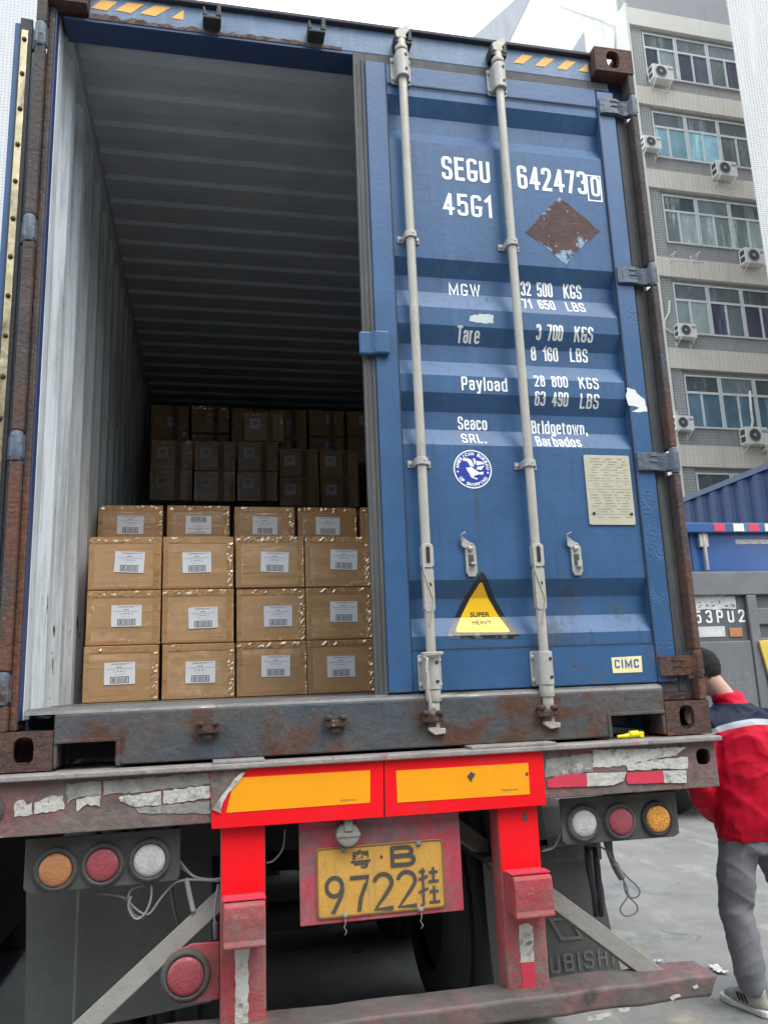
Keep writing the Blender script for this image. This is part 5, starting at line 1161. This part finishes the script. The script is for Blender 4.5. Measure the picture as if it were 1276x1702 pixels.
for a, b, m in ((1181, 1200, 'tape_pink'), (1213, 1231, 'tape_cream'), (1238, 1256, 'tape_pink'), (1265, 1283, 'tape_cream')):
    M.setdefault('tape_cream', mat('cream_reflective_strip', (.72, .70, .52), .5))
    s = MB(); p, q = Q(a, 874), Q(b, 882); s.box(p.x, q.x, LY-.054, LY-.0505, (zr0+zr1)/2-.045, (zr0+zr1)/2+.045); s.obj('reflective_strip', M[m], L)
s = MB(); p = Q(1148, 883); s.box(p.x-.008, p.x+.008, LY+.045, LY+.0495, Q(1150, 948).z, zr0); s.obj('door_gap', M['black'], L)
s = MB(); p, q = Q(1171, 895), Q(1178, 948); x = (p.x+q.x)/2-.02; s.tube([(x, LY, q.z), (x, LY, p.z+.08)], .022, 10); s.tube([(x-.09, LY-.02, p.z+.10), (x+.06, LY-.02, p.z+.105)], .03, 8); s.box(x-.06, x+.05, LY-.01, LY+.04, p.z-.10, p.z+.06); s.obj('locking_bar', M['galv'], L, bevel=.004)
s = MB(); p, q = Q(1225, 895), Q(1276, 903); s.box(p.x, q.x+.25, LY+.046, LY+.0495, q.z, p.z-.005); s.obj('pale_sticker', M['tape_white'], L)
# tailgate: frame bars and recessed panels
zt0 = Q(1200, 951).z; zb0 = -.55
s = MB(); s.box(xl, xr, LY, LY+.0495, zb0, zt0-.01); s.obj('tailgate_panel', M['lorry_dark'], L)
s = MB(); z1 = Q(1200, 990).z
s.box(xl, xr, LY-.06, LY-.0005, z1, zt0)
for a, b in ((1241, 1257),): p, q = Q(a, 1040), Q(b, 1040); s.box(p.x, q.x, LY-.055, LY-.0005, zb0, z1-.0005)
s.box(xl, xl+.22, LY-.055, LY-.0005, zb0, z1-.0005); s.box(xr-.2, xr, LY-.055, LY-.0005, zb0, z1-.0005)
za = Q(1200, 1036).z; zc = Q(1200, 1066).z
pm = Q(1241, 1040).x; pn = Q(1257, 1040).x
s.box(xl+.2205, pm-.0005, LY-.035, LY-.0005, zb0, zc); s.box(pn+.0005, xr-.2005, LY-.035, LY-.0005, Q(1200, 1040).z, Q(1200, 1012).z); s.box(pn+.0005, xr-.2005, LY-.035, LY-.0005, zb0, Q(1200, 1062).z)
s.obj('tailgate_frame', M['lorry_grey'], L, bevel=.012)
s = MB(); p, q = Q(1148, 991), Q(1222, 1012); s.prism(jag([(p.x, q.z), (q.x, q.z), (q.x, p.z), (p.x, p.z)], .05, .008, random.Random(4)), LY-.006, LY-.001); s.obj('worn_sticker', M['pale_strip'], L)
s = MB(); rr = random.Random(6)
for k in range(6):
    x = p.x+.06+k*.085
    for j in range(4): a, b = rr.uniform(0, .035), rr.uniform(.0, .07); s.box(x+a, x+a+rr.uniform(.008, .03), LY-.0072, LY-.0062, q.z+.02+b, q.z+.03+b)
s.obj('sticker_print', M['lorry_dark'], L)
s = MB(); p, q = Q(1152, 1014), Q(1238, 1036)
pen_text(s, '53PU2', p.x, q.x, Q(1195, 1035).z, Q(1195, 1014).z, LY-.003, .16, gap=.9); s.obj('number_lettering', M['number_white'], L, recalc=False)
s = MB(); p, q = Q(1150, 1042), Q(1205, 1058); s.box(p.x, q.x, LY-.006, LY-.001, q.z, p.z); s.obj('pale_sticker', M['pale_strip'], L)
s = MB(); p, q = Q(1210, 1044), Q(1237, 1058); s.box(p.x, q.x-.03, LY-.012, LY-.001, q.z, p.z); s.obj('reflector', M['lens_orange'], L, bevel=.004)
s = MB(); p, q = Q(1205, 1118), Q(1245, 1135); pen_text(s, 'LES', p.x, q.x, q.z, p.z, LY-.0356, .13, gap=.9); s.obj('worn_lettering', M['ghost'], L, recalc=False)
p, q = Q(1251, 1066), Q(1276, 1150); x0 = p.x
s = MB(); s.prism([(x0+.01, p.z), (x0+.17, p.z+.01), (x0+.40, zb0), (x0+.20, zb0)], LY-.09, LY-.0605); s.obj('yellow_strut', M['lorry_yellow'], L, bevel=.006)
s = MB(); s.box(xl+.1, xr-.1, LY+.1, LY+7, -.75, zb0-.005); s.obj('chassis', M['chassis'], L)
s = MB(); s.box(xl, xr, LY+7.2, LY+8.9, -.7, 1.4); s.obj('cab', M['lorry_blue'], L, bevel=.1)
for y in (LY+.9, LY+2.2, LY+7.9):
    for x in (xl+.05, xr-.35):
        s = MB(); s.lathe((x, y, GZ+.5), [(.28, 0), (.46, .01), (.5, .04), (.5, .26), (.46, .3), (.28, .3)], axis=(1, 0, 0), seg=32); s.obj('wheel', M['tyre'], L)

# invented dark trailer that fills the darkness at the far left
PT = thing('invented_trailer', 'invented dark trailer flank standing in for darkness at the far left edge', 'trailer', (-1.7, 6, GZ))
s = MB(); s.box(-2.9, -.50, 1.3, 13, -1.15, -.35); s.obj('deck', M['chassis'], PT, bevel=.02)
s = MB(); s.box(-2.85, -.53, 1.35, 13, -.3495, .9); s.obj('side_panel', M['chassis'], PT, bevel=.02)
for k in range(24): s = MB(); s.box(-.5295, -.512, 1.5+k*.45, 1.56+k*.45, -.345, .88); s.obj('stake', M['chassis'], PT)
for y in (2.2, 3.5, 4.8):
    s = MB(); s.lathe((-.85, y, GZ+.52), [(.30, 0), (.5, .02), (.52, .05), (.52, .28), (.5, .3), (.3, .3)], axis=(1, 0, 0), seg=32); s.obj('wheel', M['tyre'], PT)
# ---------------------------------------------------------------- the man beside the trailer
from mathutils import noise
PX0 = Vector((3.335, 1.13, GZ))
PE = thing('person', 'man seen from behind in red jacket with navy shoulders, grey trousers and trainers, head bent', 'person', PX0)
def remeshed(s, name, m, voxel, parent, disp=None, smooth=2):
    bmesh.ops.recalc_face_normals(s.bm, faces=s.bm.faces)
    me = bpy.data.meshes.new('tmp'); s.bm.to_mesh(me); s.bm.free(); o = bpy.data.objects.new('tmp', me); COL.objects.link(o)
    r = o.modifiers.new('r', 'REMESH'); r.mode = 'VOXEL'; r.voxel_size = voxel
    q = o.modifiers.new('s', 'SMOOTH'); q.factor = .5; q.iterations = smooth
    bpy.context.view_layer.update()
    out = bpy.data.meshes.new_from_object(o.evaluated_get(bpy.context.evaluated_depsgraph_get())); bpy.data.objects.remove(o)
    out.name = name
    if disp:
        out.calc_loop_triangles()
        ns = [v.normal.copy() for v in out.vertices]
        for v, n in zip(out.vertices, ns): v.co += n*disp(v.co)
    out.polygons.foreach_set('use_smooth', [True]*len(out.polygons)); out.materials.clear()
    out.materials.append(m); ob = bpy.data.objects.new(name, out); COL.objects.link(ob); ob.parent = parent; return ob
def limb(s, pts):
    """pts: (centre, radius) chain of round sections"""
    P = [Vector(p) for p, r in pts]; rs = [r for p, r in pts]; out, rr_ = [], []
    for i in range(len(P)-1):
        for k in range(5):
            t = k/5; u = t*t*(3-2*t); out.append(P[i].lerp(P[i+1], t)); rr_.append(rs[i]*(1-u)+rs[i+1]*u)
    out.append(P[-1]); rr_.append(rs[-1]); s.tube(out, rr_, 18)
    for p, r in ((P[0], rs[0]), (P[-1], rs[-1])): blob(s, p, r, r, r)
def blob(s, c, rx, ry, rz, rot=None):
    r = bmesh.ops.create_icosphere(s.bm, subdivisions=3, radius=1)
    for v in r['verts']:
        q = Vector((v.co.x*rx, v.co.y*ry, v.co.z*rz)); v.co = Vector(c)+(rot @ q if rot else q)
HC = Vector((-.125, .085, 1.615)); HR = Matrix.Rotation(R(38), 3, 'Z') @ Matrix.Rotation(R(-22), 3, 'X')   # turned left, bent forward
H = lambda x, y, z: HC+HR @ Vector((x, y, z))
skin = mat('skin', (.50, .29, .20), .55, mott=.08, mscale=18)
hairm = mat('short_black_hair', (.012, .011, .011), .7, mott=.4, mscale=60, bump=1, bscale=180)
s = MB()
blob(s, H(0, -.008, .022), .076, .096, .098, HR); blob(s, H(0, .022, -.048), .056, .066, .072, HR)           # skull, jaw
blob(s, H(0, .092, -.012), .012, .020, .022, HR); blob(s, H(0, .086, -.070), .022, .012, .007, HR); blob(s, H(0, .070, -.098), .022, .02, .016, HR)
for q in (-1, 1):
    blob(s, H(q*.077, -.008, -.008), .010, .020, .030, HR); blob(s, H(q*.031, .082, .012), .013, .008, .008, HR); blob(s, H(q*.033, .078, .032), .02, .01, .006, HR)
limb(s, [((-.015, .0, 1.40), .062), ((-.05, .03, 1.49), .056), (H(0, -.025, -.06), .054)])
s.loft([((0, 0, .86), .15, .10), ((0, 0, 1.05), .135, .10), ((0, 0, 1.25), .165, .11), ((0, 0, 1.37), .17, .09), ((-.01, 0, 1.43), .08, .065)])
for q, E, Wp in ((-1, (-.285, -.03, 1.06), (-.07, .19, .87)), (1, (.30, -.02, 1.07), (.24, .20, .92))):
    limb(s, [((q*.185, 0, 1.345), .052), (E, .042), (Wp, .028)])
    d = (Vector(Wp)-Vector(E)).normalized(); side = Vector((q, 0, 0)); side = (side-d*side.dot(d)).normalized(); nrm = d.cross(side)
    P = Vector(Wp)+d*.055; blob(s, P, .021, .021, .05, d.to_track_quat('Z', 'X').to_matrix()); blob(s, P+side*.014, .020, .018, .045, d.to_track_quat('Z', 'X').to_matrix()); blob(s, P-side*.014, .020, .018, .045, d.to_track_quat('Z', 'X').to_matrix())
    for i, (o, l) in enumerate(((-.027, .060), (-.009, .074), (.010, .078), (.028, .068))):
        a = P+d*.035+side*o; b = a+d*l*.5+nrm*.006*q; c = b+d*l*.42+nrm*.022*q; limb(s, [(a, .0095), (b, .0088), (c, .0072)])
    a = Vector(Wp)+d*.03-side*.026; limb(s, [(a, .012), (a+d*.03-side*.022, .0105), (a+d*.058-side*.026, .0085)])
for q, K, A in ((-1, (-.12, .02, .48), (-.105, .0, .09)), (1, (.22, .06, .48), (.31, .02, .09))):
    limb(s, [((q*.09, 0, .86), .075), (K, .05), (A, .034)])
remeshed(s, 'body', skin, .0075, PE, smooth=2)
# hair: a cap with an uneven hairline
s = MB(); r = bmesh.ops.create_icosphere(s.bm, subdivisions=5, radius=1)
dead = []
for v in r['verts']:
    n = v.co.copy(); nz = noise.noise(n*9)*.12
    if n.z < -.40-.25*min(0, n.y)*0+max(0, n.y)*1.25+nz*.5-.45*min(1, max(0, -n.y-.05)*2): dead.append(v)
    th = .35+.65*min(1, max(0, (n.z+.75)/.7)); q = Vector((n.x*(.0775+.0055*th), n.y*(.0955+.0055*th)-.008, n.z*(.0995+.007*th)+.023))*(1+.012*noise.noise(n*14)); v.co = H(*q)
bmesh.ops.delete(s.bm, geom=dead, context='VERTS')
s.obj('hair', hairm, PE, smooth=True).data.transform(Matrix.Translation(PX0))
# short strands standing off the cap
cap = [o for o in PE.children if o.name.startswith('hair')][0]; rr = random.Random(8); s = MB(); vs = [(v.co.copy(), v.normal.copy()) for v in cap.data.vertices]   # tufts
for k in range(2600):
    p, n = rr.choice(vs); d = (Vector((rr.uniform(-.5, .5), rr.uniform(-.5, .5), -.9))); d = (d-n*d.dot(n)).normalized(); sd = n.cross(d)*.0016; L = rr.uniform(.010, .020)
    s.face([p-sd, p+sd, p+d*L+n*rr.uniform(.001, .006)])
for v in s.bm.verts: v.co += PX0
s.obj('hair_strands', hairm, cap, recalc=False)
# jacket
jm = bpy.data.materials.new('red_work_jacket_cloth'); jm.use_nodes = True; nt = jm.node_tree; b = nt.nodes['Principled BSDF']
tc = nt.nodes.new('ShaderNodeTexCoord'); sp = nt.nodes.new('ShaderNodeSeparateXYZ'); nt.links.new(tc.outputs['Object'], sp.inputs[0])
zz = _math(nt, 'ADD', sp.outputs[2], _math(nt, 'MULTIPLY', _math(nt, 'MULTIPLY', sp.outputs[0], sp.outputs[0]), .9))
st = lambda x, e: _map(nt, x, e-.0015, e+.0015)
red = _mix(nt, _map(nt, _noise(nt, tc.outputs['Object'], 5, 5), .35, .65), (.44, .001, .016), (.54, .002, .024))
c = _mix(nt, st(zz, 1.348), red, (.40, .41, .44)); c = _mix(nt, st(zz, 1.376), c, (.010, .014, .035)); c = _mix(nt, st(sp.outputs[2], 1.452), c, (.56, .003, .03))
nt.links.new(c, b.inputs['Base Color']); b.inputs['Roughness'].default_value = .65; b.inputs['Specular IOR Level'].default_value = .2
bp = nt.nodes.new('ShaderNodeBump'); bp.inputs['Strength'].default_value = .35; bp.inputs['Distance'].default_value = .02; nt.links.new(_noise(nt, tc.outputs['Object'], 9, 3, .5, (1, 1, 1.6)), bp.inputs['Height']); nt.links.new(bp.outputs[0], b.inputs['Normal'])
s = MB(); zr = Matrix.Rotation(R(-4), 3, 'Y')
s.loft([((0, 0, .79), .185, .135), ((0, -.002, .815), .195, .140), ((0, -.006, .86), .20, .148), ((-.0, -.012, .95), .195, .145), ((-.002, -.018, 1.06), .195, .145), ((-.004, -.022, 1.18), .203, .148), ((-.006, -.022, 1.28), .212, .142), ((-.010, -.016, 1.36), .200, .122), ((-.015, -.004, 1.41), .150, .098), ((-.02, .006, 1.445), .095, .085)])
s.loft([((-.022, .008, 1.42), .090, .084), ((-.028, .012, 1.455), .078, .076), ((-.036, .018, 1.49), .074, .073), ((-.042, .022, 1.505), .070, .070)])
limb(s, [((-.175, -.005, 1.345), .078), ((-.235, -.02, 1.22), .072), ((-.285, -.03, 1.06), .064), ((-.19, .08, .955), .060), ((-.085, .175, .885), .050)])
limb(s, [((.175, -.005, 1.345), .078), ((.24, -.01, 1.22), .072), ((.30, -.02, 1.07), .064), ((.27, .09, .99), .058), ((.245, .185, .93), .048)])
def fold(p, a=.011):
    q = Vector((p.x*5+p.z*2.5, p.y*5, p.z*9+p.x*5)); r1 = 1-abs(noise.noise(q*.8)); r2 = 1-abs(noise.noise(Vector((p.x*9-p.z*6, p.y*9, p.z*11+p.y*6))))
    return a*(noise.noise(q)+1.1*(r1**4-.4)+.8*(r2**5-.3))
remeshed(s, 'jacket', jm, .009, PE, fold, 2)
# trousers
tm = mat('grey_jersey_trousers', (.165, .165, .175), .85, mott=.08, mscale=4, bump=.35, bscale=16, bstretch=(1, 1, 1.8))
s = MB(); s.loft([((0, 0, .73), .165, .125), ((0, 0, .80), .172, .128), ((0, 0, .88), .165, .12)])
limb(s, [((-.083, 0, .78), .098), ((-.115, .01, .62), .091), ((-.125, .025, .47), .080), ((-.118, .005, .28), .074), ((-.108, -.005, .12), .066)])
limb(s, [((.083, 0, .78), .098), ((.16, .03, .62), .088), ((.22, .06, .47), .078), ((.27, .03, .28), .070), ((.31, .01, .12), .062)])
remeshed(s, 'trousers', tm, .009, PE, lambda p: fold(p, .006+.012*max(0, .40-p.z)+.006*max(0, 1-abs(p.z-.5)*9)), 2)
# trainers
um = mat('grey_beige_mesh_upper', (.36, .33, .28), .8, mott=.2, mscale=30, bump=.4, bscale=200); sm = mat('dirty_white_sole', (.62, .61, .58), .6, mott=.1)
def shoe(x, y, rot):
    q = Matrix.Translation((x, y, 0)) @ Matrix.Rotation(R(rot), 4, 'Z'); qq = Matrix.Translation(PX0) @ q
    OUT = [(-.12, .028), (-.10, .038), (-.04, .037), (.02, .038), (.08, .048), (.13, .046), (.165, .032), (.178, .010)]
    poly = [(w, t) for t, w in OUT]+[(-w*.86, t) for t, w in OUT[::-1]]
    s = MB(); s.prism(poly, .0, .034, axis=2, mtx=qq); S = s.obj('trainer_sole', sm, PE, bevel=.010, seg=3)
    s = MB(); s.loft([((0, .02, .0301), .037, .135), ((0, .018, .045), .040, .140), ((0, .012, .065), .038, .122), ((0, -.012, .085), .034, .092), ((0, -.035, .105), .033, .065), ((0, -.045, .122), .034, .055)])
    bmesh.ops.transform(s.bm, matrix=qq, verts=s.bm.verts); T_ = s.obj('trainer', um, PE, smooth=True)
    s = MB()
    for k in range(3): s.prism([(-.03+.022*k, .045), (-.02+.022*k, .045), (.0+.022*k, .078), (-.01+.022*k, .078)], -.0425, -.030, axis=0, mtx=qq)
    s.obj('trainer_stripes', M['black'], PE)
    s = MB(); s.tube([qq @ Vector(p) for p in ((-.018, .035, .083), (.018, .045, .080), (-.018, .06, .074), (.018, .07, .070))], .004, 6); s.obj('lace', sm, PE)
shoe(-.108, .035, 12); shoe(.32, .05, -10)
# ---------------------------------------------------------------- litter on the street
for i, (px, py, w) in enumerate(((1093, 1600, .05), (1190, 1612, .10), (1200, 1618, .06), (1103, 1632, .03))):
    p = at(px, py, 2, GZ+.004); s = MB(); n = 5; q = Matrix.Translation(p) @ Matrix.Rotation(i*1.3, 4, 'Z')
    V = [[s.bm.verts.new(q @ Vector((w*(a/n-.5), w*.5*(b_/3-.5), .004+.012*abs(math.sin(a*1.9+b_*1.1+i))))) for b_ in range(4)] for a in range(n+1)]
    for A, B in zip(V, V[1:]):
        for b_ in range(3): s.bm.faces.new((A[b_], B[b_], B[b_+1], A[b_+1]))
    tag(s.obj('paper_scrap', M['paper']), ('small white paper scrap alone on the street behind the mud flap', 'largest crumpled paper scrap on the street by the end of the bumper', 'middling paper scrap touching the largest one by the bumper end', 'tiny pale scrap on the street near the bumper')[i], 'paper scrap')
